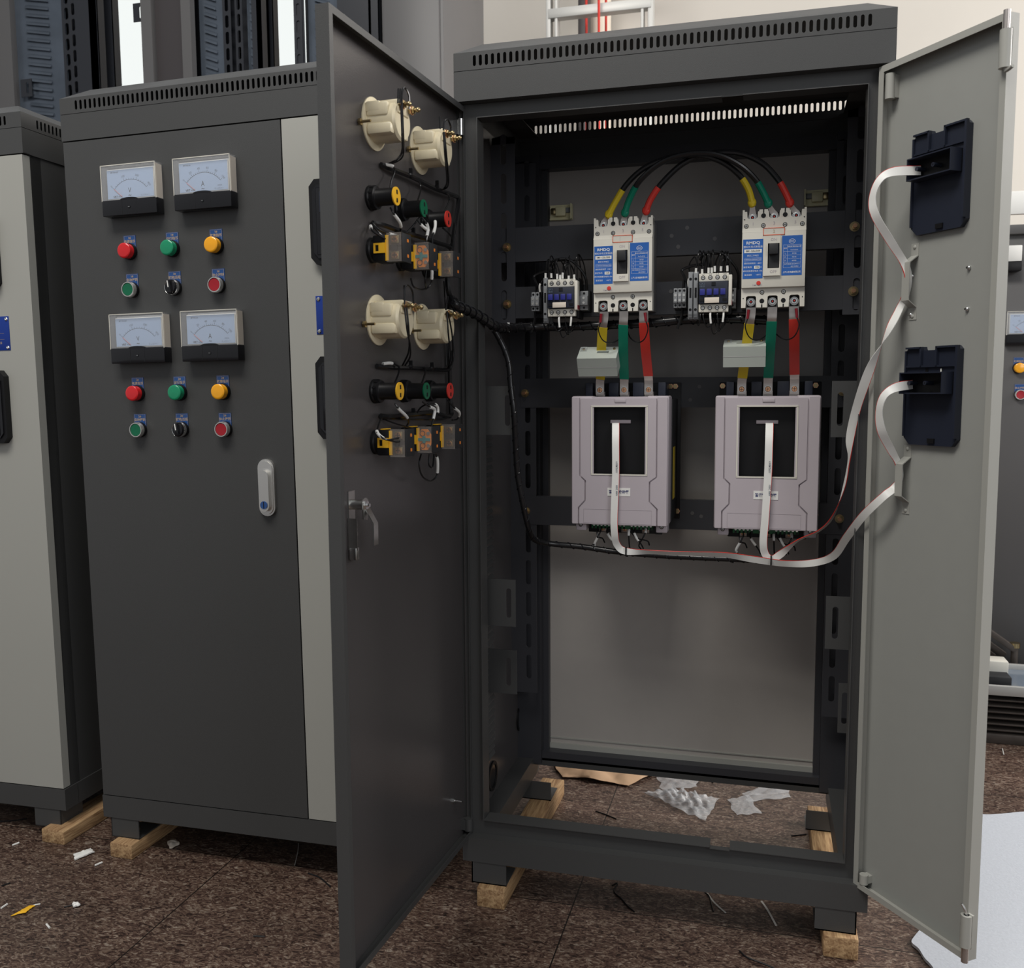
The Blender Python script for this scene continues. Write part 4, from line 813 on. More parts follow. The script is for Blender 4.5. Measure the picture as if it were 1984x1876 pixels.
# ---- busbars, current transformers
cols = ('yellow', 'green', 'red'); phase = ('yellow', 'green', 'red')
for i in (0, 1):
    for k in range(3):
        x0 = BX[i]+(-.0415, 0, .0415)[k]; x1 = SX[i]+(-.0535, 0, .0535)[k]; side = ('left', 'right')[i]
        C = thing('busbar', '%s sleeved flat copper bar between the %s breaker and the %s starter' % (phase[k], side, side), 'busbar', None, 'colour sleeved busbars')
        A = [Vector((x0, .181, 1.250)), Vector((x0, .182, 1.226)), Vector((x0+(x1-x0)*.15, .186, 1.205)), Vector((x0+(x1-x0)*.5, .215, 1.155)), Vector((x0+(x1-x0)*.9, .258, 1.104)), Vector((x1, .2655, 1.088)), Vector((x1, .2655, 1.063))]
        wv = [Vector((.0185, 0, 0))]*len(A)
        MB().ribbon(A, wv, 'tinned', .0028).build('bar', C)
        Q = catmull(A); n = len(Q); i0, i1 = int(n*(.34, .31, .30)[k]), int(n*(.70, .70, .67)[k]); S = Q[i0:i1+1]
        MB().ribbon(S, [Vector((.0200, 0, 0))]*len(S), cols[k], .0042, sub=1).build('sleeve', C)
        b = MB(); screw(b, x1, .2630, 1.0735, .0060, 'copper'); b.cyl((x1, .2645, 1.0735), (x1, .2628, 1.0735), .0075, 'zinc'); b.build('screw', C)
        if k != 1:
            sgn = 1 if k == 0 else -1
            MB().cyl((x0-.004*sgn, .170, 1.232), (x0-.006*sgn, .172, 1.214), .0030, 'dark_red', .0026, 10).build('crimp_ferrule', C)
            wire(C, [(x0-.006*sgn, .172, 1.214), (x0-.010*sgn, .172, 1.198), (x0-.002*sgn, .178, 1.178), (x0+.014*sgn, .190, 1.172), (x0+.032*sgn, .210, 1.184), (x0+.040*sgn, .225, 1.200)], .0013, None, name='sensing_wire')
for i, (px, py, tilt) in enumerate(((1156, 700, .52), (1442, 684, .30))):
    a = atY(px, py, .185); M = Tr((a.x, .213, a.z)) @ Matrix.Rotation(tilt, 4, 'X')
    C = thing('current_transformer', 'pale grey box-shaped current transformer threaded on the yellow bar of the %s breaker' % ('left', 'right')[i], 'current transformer', M, 'current transformers')
    b = MB(); w, d, h = .042, .026, .0215
    o_ = [(-w, -d), (w, -d), (w, d), (-w, d)]; hx, hy = .0125, .0045; ox = (.010, -.004)[i]; oy = .002
    vs = []; 
    for z in (-h, h): vs += [(x, y, z) for x, y in o_]+[(x+ox, y+oy, z) for x, y in ((-hx, -hy), (hx, -hy), (hx, hy), (-hx, hy))]
    fs = []
    for q in range(4):
        r_ = (q+1) % 4; fs += [(q, r_, 8+r_, 8+q), (8+q, 8+r_, 12+r_, 12+q), (q, 4+q, 4+r_, r_), (4+q, 12+q, 12+r_, 4+r_)]
    b.add(vs, fs, 'pale_green_grey'); b.box(-w-.0003, w+.0003, -d-.0003, d, -.0002, .0002, 'lilac'); b.build('case', C)
    MB().box(-w+.002, -w+.016, d-.020, d-.004, h, h+.0035, 'clear').build('terminal_cover', C)
    for x in (-w+.009, w-.009): MB().cyl((x, d-.012, h), (x, d-.012, h+.003), .003, 'brass', n=10).build('terminal_screw', C)
# ---- jumper cables over the two breakers
def pxp(L): return [atY(x, y, Y) for x, y, Y in L]
J = [('yellow', [(1172, 427, .176), (1180, 415, .172), (1192, 392, .168), (1215, 356, .160), (1250, 325, .152), (1300, 305, .146), (1350, 301, .146), (1395, 312, .150), (1430, 337, .158), (1449, 365, .166), (1457, 392, .172), (1459, 412, .176)]),
     ('green', [(1207, 425, .176), (1211, 412, .172), (1220, 385, .166), (1240, 350, .150), (1280, 316, .138), (1330, 299, .132), (1385, 299, .134), (1430, 318, .145), (1461, 345, .158), (1477, 370, .166), (1488, 393, .172), (1495, 410, .176)]),
     ('red', [(1248, 420, .176), (1252, 408, .172), (1262, 384, .168), (1285, 352, .162), (1325, 316, .156), (1375, 298, .152), (1430, 297, .152), (1475, 315, .158), (1505, 345, .164), (1520, 370, .168), (1530, 392, .172), (1535, 408, .176)])]
for k, (c, L) in enumerate(J):
    C = thing('jumper_cable', 'thick black cable with %s boots arching between the tops of the two breakers' % c, 'cable', None, 'arching jumper cables')
    P = pxp(L); Q = catmull(P, 6); MB().tube(Q[8:-8], .0056, 'cable_black', 10, False).build('cable', C)
    for S, s in ((Q[4:17], 0), (Q[-17:-4], 1)):
        b = MB(); b.tube(S, .0066, cols[k], 10, False); e = S[0] if s == 0 else S[-1]; f = S[4] if s == 0 else S[-5]; b.sphere(e.lerp(f, .4), .0082, cols[k], (1.05, .8, 1.2)); b.build('boot', C)
    x = (BX[0] if 1 else 0)
    for s in (0, 1):
        xx = BX[s]+(-.0415, 0, .0415)[k]; e = Q[5] if s == 0 else Q[-6]
        b = MB(); b.ribbon([Vector((xx, .1765, 1.405)), Vector((xx, .1765, 1.416)), Vector((xx*.6+e.x*.4, .1755, 1.424)), e], [Vector((.0155, 0, 0)), Vector((.0155, 0, 0)), Vector((.012, 0, 0)), Vector((.008, 0, 0))], 'tinned', .002); b.build('cable_lug', C)
# ---- harnesses
def harness(name, label, pts, r, spiral=True, m='cable_black'):
    C = thing('wire_harness', label, 'wire harness', None, None); P = [Vector(p) for p in pts]
    MB().tube(P, r, m, 12).build('bundle', C)
    if spiral:
        Q = catmull(P, 8); b = MB(); H = []; T = [(Q[min(i+1, len(Q)-1)]-Q[max(i-1, 0)]).normalized() for i in range(len(Q))]; u = T[0].orthogonal().normalized(); ph = 0
        for i, p in enumerate(Q):
            if i: u = (T[i-1].rotation_difference(T[i]) @ u).normalized(); l = (Q[i]-Q[i-1]).length
            w_ = T[i].cross(u)
            if i == 0: H.append(p+u*r*1.1); continue
            for s in range(4):
                ph += l/4/.026*2*PI; pp = Q[i-1].lerp(p, (s+1)/4); H.append(pp+(u*math.cos(ph)+w_*math.sin(ph))*r*1.06)
        b.tube(H, r*.16, 'black_gloss', 5, False); b.build('spiral_wrap', C)
    return C
h1 = harness('a', 'black spiral-wrapped wire harness crossing from the opened dark door into the cabinet', [atL(874, 580, .03), atL(884, 592, .045), atY(910, 603, -.035), atY(935, 617, .02), atY(962, 634, .08), atY(985, 636, .16), atY(1030, 634, .215), atY(1100, 633, .232), atY(1200, 629, .232), atY(1260, 626, .232), atY(1330, 620, .232), atY(1420, 618, .232), atY(1500, 622, .232)], .0092)
for (x, y, Y) in ((962, 634, .08), (1030, 634, .215)):
    p = atY(x, y, Y); MB().ring(p-Vector((.003, 0, 0)), (1, .3, 0), .0112, .0090, .004, 'black', 16).build('cable_tie', h1)
p = atY(987, 635, .165); MB().box(p.x-.002, p.x+.003, p.y-.011, p.y-.008, p.z-.010, p.z+.010, 'white').build('cable_tie', h1)
h2 = harness('b', 'black spiral-wrapped wire harness running down inside the left post and below the starters', [atY(958, 640, .08), atY(975, 672, .09), atY(986, 705, .09), atY(990, 750, .09), atY(996, 800, .09), atY(999, 860, .10), atY(1003, 920, .11), atY(1014, 980, .12), atY(1024, 1022, .14), atY(1036, 1046, .17), atY(1070, 1054, .20), atY(1130, 1060, .215), atY(1200, 1070, .22), atY(1300, 1078, .22), atY(1430, 1084, .22), atY(1500, 1088, .22)], .0062)
for x, y in ((1150, 1061), (1215, 1072), (1420, 1084), (1490, 1088)):
    p = atY(x, y, .22); MB().ring(p-Vector((.002, 0, 0)), (1, 0, 0), .0080, .0060, .004, 'black', 16).build('cable_tie', h2)
# ---- harness and wires on the door (LD plane; t = stand-off)
def L3(L): return [atL(x, y, t) for x, y, t in L]
G = 'door wiring'
dw = thing('wire_harness', 'black tied wiring harness on the upper half of the opened dark door', 'wire harness', None, G)
def dwire(C, L, r=.0013, sl=None): wire(C, L3(L), r, sl)
for L, r in (([(738, 319, .006), (760, 328, .012), (800, 344, .015), (840, 364, .015), (866, 374, .015), (886, 382, .015), (888, 392, .018), (882, 430, .02), (877, 470, .02), (874, 500, .02)], .0044),
             ([(722, 432, .008), (745, 437, .015), (780, 450, .02), (810, 458, .02), (845, 470, .02), (872, 480, .02), (876, 500, .02)], .0044),
             ([(868, 500, .02), (867, 530, .025), (868, 560, .03), (874, 582, .03)], .0055), ([(872, 582, .03), (869, 620, .02), (868, 650, .015), (871, 700, .015), (872, 760, .012), (874, 800, .012)], .0048),
             ([(880, 600, .02), (878, 650, .02), (880, 690, .02), (874, 715, .018)], .0014), ([(860, 545, .02), (863, 600, .02), (866, 660, .02), (864, 710, .018)], .0013)): dwire(dw, L, r)
for x, y in ((795, 340), (846, 363), (800, 455)):
    b = MB(); p = atL(x, y, .017); b.sphere(p, .0052, 'black', (1, 1, .9), 8); b.box(p.x-.002, p.x+.004, p.y-.002, p.y+.002, p.z, p.z+.012, 'black'); b.build('cable_tie', dw)
dw2 = thing('wire_harness', 'black tied wiring harness on the lower group of the opened dark door', 'wire harness', None, G)
for L, r in (([(730, 709, .006), (760, 712, .012), (800, 713, .015), (840, 716, .015), (868, 716, .015), (874, 706, .016), (877, 680, .018)], .004),
             ([(738, 806, .008), (760, 808, .015), (800, 803, .02), (840, 800, .02), (872, 806, .018), (874, 780, .015)], .0046), ([(742, 812, .008), (770, 822, .02), (800, 830, .03), (820, 832, .04)], .0015), ([(745, 810, .01), (800, 812, .02), (850, 812, .02), (872, 808, .02)], .002)): dwire(dw2, L, r)
for x, y in ((795, 711), (836, 714), (800, 803)):
    b = MB(); p = atL(x, y, .017); b.sphere(p, .0050, 'black', (1, 1, .9), 8); b.box(p.x-.002, p.x+.004, p.y-.002, p.y+.002, p.z, p.z+.011, 'black'); b.build('cable_tie', dw2)
for zi, (C, dy) in enumerate(((dw, 0), (dw2, 0))):
    if zi == 0:
        LS = [([(779, 205, .066), (779, 180, .066), (784, 170, .064), (792, 185, .066), (793, 212, .066)], None), ([(771, 200, .066), (772, 172, .066)], None), ([(775, 200, .066), (776, 172, .066)], None),
              ([(779, 205, .070), (781, 250, .072), (782, 290, .06), (778, 306, .04), (764, 315, .02), (750, 318, .012)], None), ([(777, 205, .070), (779, 260, .072), (779, 292, .06), (770, 308, .035), (752, 318, .012)], None),
              ([(859, 252, .066), (861, 236, .066), (867, 232, .066), (873, 245, .066), (874, 265, .066)], None), ([(853, 250, .066), (852, 226, .066)], None), ([(861, 256, .070), (865, 300, .07), (869, 345, .05), (866, 363, .03), (852, 369, .015)], None), ([(859, 256, .070), (862, 300, .07), (866, 350, .045), (860, 366, .02)], None),
              ([(747, 319, .01), (762, 323, .02), (764, 335, .02), (758, 352, .025), (755, 372, .03)], (.02, .28)), ([(796, 344, .015), (812, 352, .02), (815, 368, .025), (808, 392, .04)], None), ([(852, 370, .015), (868, 376, .02), (870, 390, .02), (860, 412, .04)], None),
              ([(756, 402, .035), (764, 416, .04), (775, 432, .04), (776, 446, .03), (770, 455, .02)], (.25, .65)), ([(818, 422, .045), (826, 432, .05), (829, 445, .05), (826, 470, .05), (832, 488, .06)], (.3, .65)), ([(808, 425, .04), (818, 438, .045), (832, 448, .05)], (.4, .95)),
              ([(843, 425, .04), (843, 440, .045), (838, 460, .05), (838, 480, .05)], (.1, .55)), ([(858, 442, .03), (872, 455, .03), (876, 468, .02), (868, 480, .02)], None), ([(784, 455, .02), (800, 438, .03), (815, 420, .04), (826, 417, .05), (830, 425, .05)], None),
              ([(718, 438, .01), (722, 448, .02), (745, 462, .035), (768, 470, .05), (778, 469, .056)], (.0, .15)), ([(722, 432, .01), (735, 445, .02), (760, 455, .03), (772, 458, .04)], (.6, .95)), ([(722, 436, .01), (740, 456, .03), (770, 474, .05)], None),
              ([(796, 540, .03), (802, 556, .03), (818, 561, .03), (834, 552, .035), (837, 530, .04), (836, 520, .04)], (.7, .98)), ([(783, 553, .02), (784, 575, .02), (780, 590, .05)], None), ([(826, 520, .04), (824, 545, .04), (826, 560, .03)], None)]
    else:
        LS = [([(784, 590, .066), (784, 560, .066), (790, 553, .066), (799, 565, .066), (801, 588, .066)], None), ([(784, 596, .070), (789, 640, .072), (795, 670, .06), (794, 692, .04), (785, 708, .015)], None), ([(788, 596, .070), (792, 640, .072), (792, 680, .05), (780, 708, .015)], None),
              ([(864, 600, .066), (866, 584, .06), (868, 575, .05)], None), ([(866, 605, .070), (869, 650, .07), (873, 690, .05), (868, 712, .02)], None), ([(868, 605, .070), (876, 650, .065), (877, 695, .05), (870, 714, .02)], None),
              ([(742, 705, .01), (758, 704, .015), (772, 710, .02), (772, 724, .025), (763, 746, .03)], (.0, .3)), ([(808, 711, .015), (822, 712, .02), (824, 722, .025), (816, 746, .04)], None),
              ([(765, 782, .035), (774, 794, .04), (788, 808, .04), (791, 820, .03), (782, 832, .02)], (.2, .55)), ([(819, 779, .045), (832, 788, .05), (842, 794, .05), (840, 810, .05), (836, 826, .05)], (.3, .8)), ([(868, 776, .03), (880, 790, .03), (890, 800, .03), (886, 812, .02), (876, 814, .02)], (.3, .65)),
              ([(805, 806, .02), (815, 790, .03), (832, 782, .05), (846, 786, .05), (848, 800, .05), (840, 812, .05)], (.55, .8)), ([(738, 812, .01), (732, 828, .015), (731, 838, .02), (744, 850, .035), (770, 856, .055), (778, 850, .056)], (.35, .6)), ([(730, 838, .02), (748, 852, .04), (774, 848, .056)], None),
              ([(816, 880, .03), (812, 900, .03), (818, 922, .03), (833, 932, .03), (846, 922, .035), (848, 896, .04), (845, 880, .04)], (.72, .95)), ([(832, 880, .04), (831, 900, .04), (838, 905, .04), (841, 880, .04)], None)]
    for L, sl in LS: dwire(C, L, .0016, sl)
# ---- ribbon cables
X_, Z_ = Vector((1, 0, 0)), Vector((0, 0, 1)); RU = RD.to_3x3() @ Vector((1, 0, 0)); RN = RD.to_3x3() @ Vector((0, 1, 0))
def rib(label, L, lett=True):
    C = thing('ribbon_cable', label, 'ribbon cable', None, 'pale ribbon cables'); P = [p for p, w_ in L]; wv = [w_.normalized()*.0155 for p, w_ in L]
    MB().ribbon(P, wv, 'white', .0012, 'red').build('ribbon', C)
    C['lt'] = 0; del C['lt']; return C
r1 = rib('pale ribbon cable from the left starter window to the lower keypad on the pale door', [(atY(1193, 819, .2165), X_), (atY(1193, 826, .209), X_), (atY(1193, 860, .192), X_), (atY(1193, 920, .188), X_), (atY(1190, 1000, .186), X_), (atY(1191, 1035, .190), X_), (atY(1196, 1056, .20), X_*.8+Z_*.4), (atY(1212, 1068, .205), X_*.3+Z_+Vector((0, .3, 0))), (atY(1260, 1070, .205), Z_*.9+Vector((0, -1, 0))), (atY(1330, 1073, .205), Z_*.9+Vector((0, -1, 0))), (atY(1400, 1075, .203), Z_*.8+Vector((0, -.7, 0))), (atY(1460, 1084, .20), Z_*.9+Vector((0, -.3, 0))), (atY(1520, 1092, .19), Z_+Vector((0, -.5, 0))), (atY(1575, 1091, .15), Z_+X_*.2), (atY(1615, 1077, .09), Z_*.9-X_*.5), (atY(1640, 1042, .04), Z_*.7-X_*.7), (atY(1672, 1000, -.01), Z_*.8-X_*.5), (atR(1712, 962, .035), Z_*.9+RU*.4), (atR(1733, 945, .014), Z_*.5+RU), (atR(1743, 925, .012), Z_*.1+RN), (atR(1740, 898, .016), RN+Z_*.1), (atR(1727, 873, .035), RN*.8+RU*.4), (atR(1709, 838, .06), RN*.5+RU*.9), (atR(1703, 800, .07), RU), (atR(1712, 768, .07), RU*.9+Z_*.4), (atR(1735, 751, .055), Z_+RU*.3), (atR(1768, 745, .016), Z_)])
r2 = rib('pale ribbon cable from the right starter window to the upper keypad on the pale door', [(atY(1491, 819, .2165), X_), (atY(1491, 826, .209), X_), (atY(1490, 860, .192), X_), (atY(1488, 920, .188), X_), (atY(1483, 1000, .186), X_), (atY(1479, 1050, .190), X_), (atY(1483, 1074, .197), X_*.8+Z_*.4), (atY(1496, 1083, .198), Z_*1+X_*.2), (atY(1512, 1074, .195), Z_*.8-X_*.6), (atY(1545, 1048, .175), Z_*.5+Vector((0, -1, 0))), (atY(1585, 1030, .14), Z_*.5+Vector((0, -1, 0))), (atY(1613, 1002, .10), Z_*.3-X_*.3+Vector((0, -1, 0))), (atY(1635, 945, .06), X_*.15+Vector((0, -1, 0))), (atY(1645, 890, .04), X_*.15+Vector((0, -1, 0))), (atY(1647, 850, .03), X_*.8+Vector((0, -.4, 0))), (atY(1660, 790, .01), X_), (atY(1688, 710, -.02), X_), (atR(1722, 640, .04), RU), (atR(1742, 600, .016), RU*1+RN*.2), (atR(1755, 570, .012), RN), (atR(1760, 540, .014), RN), (atR(1752, 510, .022), RN*.8+RU*.3), (atR(1727, 470, .05), RN*.6+RU*.7), (atR(1697, 420, .08), RU*.8+RN*.3), (atR(1690, 385, .085), RU), (atR(1703, 350, .08), RU*.9+Z_*.5), (atR(1730, 333, .06), Z_+RU*.3), (atR(1784, 330, .016), Z_)])
for (cx, cy, Y, C) in ((1213, 1068, .203, r1), (1494, 1085, .195, r2)):
    p = atY(cx, cy, Y); b = MB(); b.box(p.x-.0015, p.x+.0015, p.y-.004, p.y+.004, p.z-.011, p.z+.009, 'black', .0008); b.build('cable_tie', C)
for C, px in ((r1, 1193), (r2, 1489)):
    for py, t in ((905, 'AWM 2651'), (950, '105C 300V'), (995, 'VW-1')):
        p = atY(px, py, .1865); b = MB(); b.T = Tr(p); b.text(t, .002, 0, .0052, 'ink_soft', -.0010, .01, -PI/2); b.build('printing', C)
# ================================================================== TIMBER, FLOOR LITTER
def block(label, x0, y0, y1, wd, h, rz=0, tz=0):
    b = MB(); b.box(0, wd, 0, y1-y0, 0, h, 'wood', .003); o = b.build('wood_block', None, Tr((x0, y0, 0)) @ Rz(rz)); tag(o, label, 'wood block', 'timber blocks under the cabinets'); return o
block('timber bearer under the left feet of the open cabinet, by the opened dark door', .034, -.014, .56, .060, ZF, -.01)
block('timber bearer under the right feet of the open cabinet, sunlit inside the base opening', .722, -.014, .56, .063, ZF, .01)
block('timber bearer under the left feet of the closed cabinet with meters', -.854, -.028, .50, .060, .0352, -.02)
block('timber bearer under the feet of the cabinet at the left edge', -1.063, -.008, .52, .066, .0335, -.02)
block('timber bearer under the right feet of the closed cabinet, behind the opened dark door', -.170, -.01, .50, .062, .0420, 0)
rnd = random.Random(3)
def crumple(name, label, cat, pts, mt, h, n=26, seed=1, kind=None, group=None, flat=.3, th=.0006, freq=1.0):
    # crumpled sheet: pixel outline on the floor -> grid with folds
    R = random.Random(seed); P = [atZ(x, y, 0) for x, y in pts]; a, b_, c, d = P
    vs = []; fs = []; ph = [(R.uniform(8, 26)*freq, R.uniform(0, 6), R.uniform(-1, 1), R.uniform(-1, 1)) for _ in range(9)]
    for j in range(n+1):
        for i in range(n+1):
            u, v = i/n, j/n; p = (a*(1-u)+b_*u)*(1-v)+(d*(1-u)+c*u)*v
            e = min(u, 1-u, v, 1-v)*4; e = min(1, e); z = 0
            for f, q, cx, cy in ph: z += abs(math.sin(f*(cx*u+cy*v)+q))
            z = (z/9-.35)*h*2; sz = (c-a).length; K = min(1, sz/.12); jx = sz*((R.random()-.5)*.12/n if (i in (0, n) or j in (0, n)) else (R.random()-.5)*.3/n)
            vs.append((p.x+jx+.004*K*math.sin(9*v+q)*(i in (0, n)), p.y+jx+.004*K*math.sin(11*u+q)*(j in (0, n)), .0015+max(0, z)*(flat+(1-flat)*e)))
    for j in range(n):
        for i in range(n): k = j*(n+1)+i; fs.append((k, k+1, k+n+2, k+n+1))
    m = (n+1)**2; allv = vs+[(x, y, z+th) for x, y, z in vs]; f2 = [tuple(reversed(f)) for f in fs]+[tuple(i+m for i in f) for f in fs]
    rim = [i for i in range(n+1)]+[(n+1)*j+n for j in range(1, n+1)]+[n*(n+1)+i for i in range(n-1, -1, -1)]+[(n+1)*j for j in range(n-1, 0, -1)]
    for i in range(len(rim)): p, q2 = rim[i], rim[(i+1) % len(rim)]; f2.append((p, q2, q2+m, p+m))
    b = MB(); b.add(allv, f2, mt); o = b.build(name, None, None, True, 60); tag(o, label, cat, group, kind); return o
crumple('plastic_bag', 'large crinkled clear plastic bag lying on the floor behind the open cabinet base', 'plastic bag', [(1248, 1540), (1300, 1535), (1392, 1552), (1366, 1596)], 'bag', .028, 30, 4, freq=1.6)
crumple('plastic_bag', 'small flat clear zip bag on the floor right of the crinkled bag', 'plastic bag', [(1410, 1552), (1450, 1542), (1474, 1578), (1426, 1582)], 'bag', .006, 16, 5)
crumple('plastic_bag', 'thin clear film strip on the floor behind the small zip bag', 'plastic film', [(1440, 1540), (1520, 1512), (1534, 1548), (1450, 1556)], 'bag', .012, 20, 6)
crumple('plastic_bag', 'sheet of clear film on the floor above the crinkled bag, touching the brown paper', 'plastic film', [(1274, 1508), (1350, 1502), (1352, 1528), (1282, 1532)], 'bag', .010, 18, 8)
crumple('wrapping_paper', 'brown wrapping paper on the floor behind the open cabinet', 'paper', [(1060, 1462), (1345, 1478), (1215, 1526), (1088, 1508)], 'paper', .030, 26, 9, th=.001, freq=.45)
b = MB()      # foam sheet, bottom right
out = [(1884, 1578), (1905, 1583), (1940, 1582), (1984, 1578), (2090, 1575), (2120, 1900), (1860, 1910), (1800, 1872), (1780, 1845), (1766, 1832), (1772, 1820), (1784, 1806), (1800, 1790), (1850, 1700)]
pp = [atZ(x, y, 0) for x, y in out]; Q = catmull([Vector((p.x, p.y, 0)) for p in pp]+[Vector((pp[0].x, pp[0].y, 0))], 5)[:-1]
b.prism([(p.x, p.y) for p in Q], .001, .007, 'foam'); o = b.build('foam_sheet'); tag(o, 'white foam packing sheet on the floor at the right, partly behind the opened pale door', 'foam sheet')
def bit(name, label, cat, pts, r, mt, grp=None, flat=False):
    P = [atZ(x, y, r) for x, y in pts]; b = MB()
    if flat: b.ribbon([Vector((p.x, p.y, .001)) for p in P], [Vector((r*2, 0, 0)) if abs((P[-1]-P[0]).y) > abs((P[-1]-P[0]).x) else Vector((0, r*2, 0))]*len(P), mt, .0008)
    else: b.tube(P, r, mt, 6)
    tag(b.build(name), label, cat, grp)
GW = 'black wire offcuts on the floor'
for pts, lb in (([(1186, 1716), (1196, 1712), (1190, 1728), (1204, 1742), (1216, 1756), (1229, 1767)], 'hooked black wire offcut on the floor before the open cabinet base, left of centre'),
                ([(1366, 1730), (1374, 1738), (1382, 1766)], 'black wire offcut beside the left white strip before the open cabinet'),
                ([(1433, 1843), (1447, 1855), (1475, 1866), (1500, 1876)], 'long black wire offcut on the floor at the bottom edge, left of the right foot'),
                ([(1154, 1572), (1172, 1578), (1194, 1587)], 'black wire offcut on the floor inside the cabinet base, left side'),
                ([(1160, 1607), (1172, 1603), (1183, 1607)], 'short black wire offcut just behind the front rail of the cabinet base'),
                ([(1533, 1620), (1562, 1617)], 'black wire offcut beside the right timber bearer inside the base'),
                ([(597, 1692), (618, 1700), (634, 1713), (640, 1719)], 'black wire offcut on the floor next to the bottom of the opened dark door'),
                ([(124, 1758), (146, 1753)], 'short black sleeve beside a tiny white scrap, floor before the closed cabinet'),
                ([(0, 1592), (30, 1590), (52, 1586)], 'black strip on the floor under the cabinet at the left edge'),
                ([(3, 1717), (20, 1711)], 'short black sleeve on the floor at the left edge of the photo'),
                ([(491, 1814), (513, 1815)], 'short black sleeve alone on the floor left of the dark door foot'),
                ([(1378, 1512), (1381, 1517)], 'tiny black offcut on the floor behind the crinkled bag')): bit('wire_offcut', lb, 'wire offcut', pts, .0016, 'black', GW)
for pts, lb, r in (([(1370, 1730), (1384, 1748), (1406, 1768)], 'white plastic strip under the front of the open cabinet, left one of two', .0022), ([(1475, 1745), (1487, 1762), (1504, 1793)], 'white plastic strip under the front of the open cabinet, right one of two', .0022),
                ([(578, 1634), (577, 1650), (571, 1677)], 'thin white thread hanging to the floor under the closed cabinet', .0010), ([(1942, 1450), (1945, 1462)], 'white strip on the floor below the finned heat sink', .0015)): bit('plastic_strip', lb, 'plastic strip', pts, r, 'plastic_wrap', None, True)
GS = 'cut white marker sleeves on the floor'
for pts, lb in (([(24, 1638), (37, 1633)], 'white marker sleeve on the floor below the left edge cabinet'), ([(184, 1677), (198, 1671)], 'white marker sleeve between the foam scrap and the timber bearer'),
                ([(2, 1760), (14, 1752)], 'white marker sleeve at the left edge above the yellow wrapper'), ([(90, 1791), (96, 1798)], 'white marker sleeve on the floor below the yellow wrapper')): bit('marker_sleeve', lb, 'marker sleeve', pts, .0021, 'white', GS)
for pts, lb, m, s in (([(143, 1659), (176, 1648), (182, 1654), (145, 1669)], 'white foam scrap on the floor left of the timber bearer', 'white', 11), ([(324, 1634), (340, 1631), (349, 1638), (329, 1648)], 'pinkish foam scrap on the floor right of the timber bearer', 'cream_white', 12), ([(140, 1755), (152, 1753), (156, 1757), (142, 1761)], 'tiny white scrap beside a black sleeve on the floor', 'white', 13)):
    crumple('foam_scrap', lb, 'foam scrap', pts, m, .006, 8, s, None, 'foam scraps on the floor', th=.003)
crumple('wrapper', 'yellow brown wrapper scrap on the floor at the lower left', 'wrapper', [(22, 1777), (58, 1757), (68, 1757), (50, 1770)], 'cap_yellow', .003, 10, 15, th=.001)
bit('plastic_strip', 'white tip of the yellow wrapper scrap at the lower left', 'plastic strip', [(58, 1757), (68, 1752), (78, 1750)], .0030, 'white', None, True)
# ================================================================== BACKGROUND
def louvre(b, x0, x1, z, y, m, s=1, sl=.012): b.add([(x0, y, z), (x1, y, z+sl*s), (x1, y, z+.013+sl*s), (x0, y, z+.013), (x0, y-.009, z-.002), (x1, y-.009, z-.002+sl*s)], [(4, 5, 1, 0), (3, 2, 5, 4), (0, 3, 4), (1, 5, 2)], m)
def rack(label, M, wd, dp, h, parts):
    C = thing('equipment_rack', label, 'rack', M, 'tall dark racks standing behind the cabinets'); m = 'rack_dark'
    for x, y in ((0, 0), (wd-.04, 0), (0, dp-.04), (wd-.04, dp-.04)):
        b = MB(); b.box(x, x+.04, y, y+.003, .06, h, m); b.box(x if x < .1 else x+.037, (x if x < .1 else x+.037)+.003, y, y+.04, .06, h, m); b.box(x, x+.04, y, y+.04, 0, .06, m); b.build('post', C)
    b = MB(); b.box(0, wd, 0, dp, h, h+.03, m); b.build('top_cover', C); b = MB(); b.box(0, wd, 0, dp, .06, .10, m); b.build('bottom_plate', C)
    for k in parts:
        b = MB()
        if k[0] == 'side':      # louvred side panel at x
            x = k[1]; b.T = Tr((x, 0, 0)) @ Rz(PI/2); b.box(.045, dp-.045, -.0015, 0, .1, h, 'rack_blue')
            for i in range(int(h/.035)-4): louvre(b, .10, .20, .15+i*.035, -.0015, 'aluminium' if 0 else 'rack_blue', 1, .02)
            for i in range(int(h/.035)-4): louvre(b, dp-.22, dp-.12, .15+i*.035, -.0015, 'rack_blue', 1, .02)
            b.build('side_panel', C)
        elif k[0] == 'front':   # louvred sheet at the front between x0,x1
            b.box(k[1], k[2], k[3], k[3]+.0015, .1, h, 'rack_blue'); q = (k[1]+k[2])/2
            for i in range(int(h/.032)-4): louvre(b, q-(k[2]-k[1])*.28, q+(k[2]-k[1])*.18, .15+i*.032, k[3], 'rack_blue', -1, .02)
            b.build('louvred_panel', C)
        elif k[0] == 'slot':    # slotted mounting rail
            b.slotcol(k[1], k[2], .10, h, k[3], k[3]+.002, m, .14, .06, int((h-.14)/.06), (k[2]-k[1])*.42, .046); b.build('mounting_rail', C)
        elif k[0] == 'plain': b.box(k[1], k[2], k[3], k[3]+.03, .08, h, k[4]); b.build('panel', C)
        elif k[0] == 'clip':
            b.cell(k[1], k[1]+.055, k[2], k[2]+.07, k[3], k[3]+.003, 'rack_dark', (k[1]+.033, k[2]+.035, .012, .045), 8); b.build('clip_plate', C)
    return C
def X15(px, Y=1.5, py=100): return atY(px, py, Y).x
Y0 = 1.5; xa, xb = X15(-60), X15(192)
q = lambda p, x0_: X15(p)-x0_
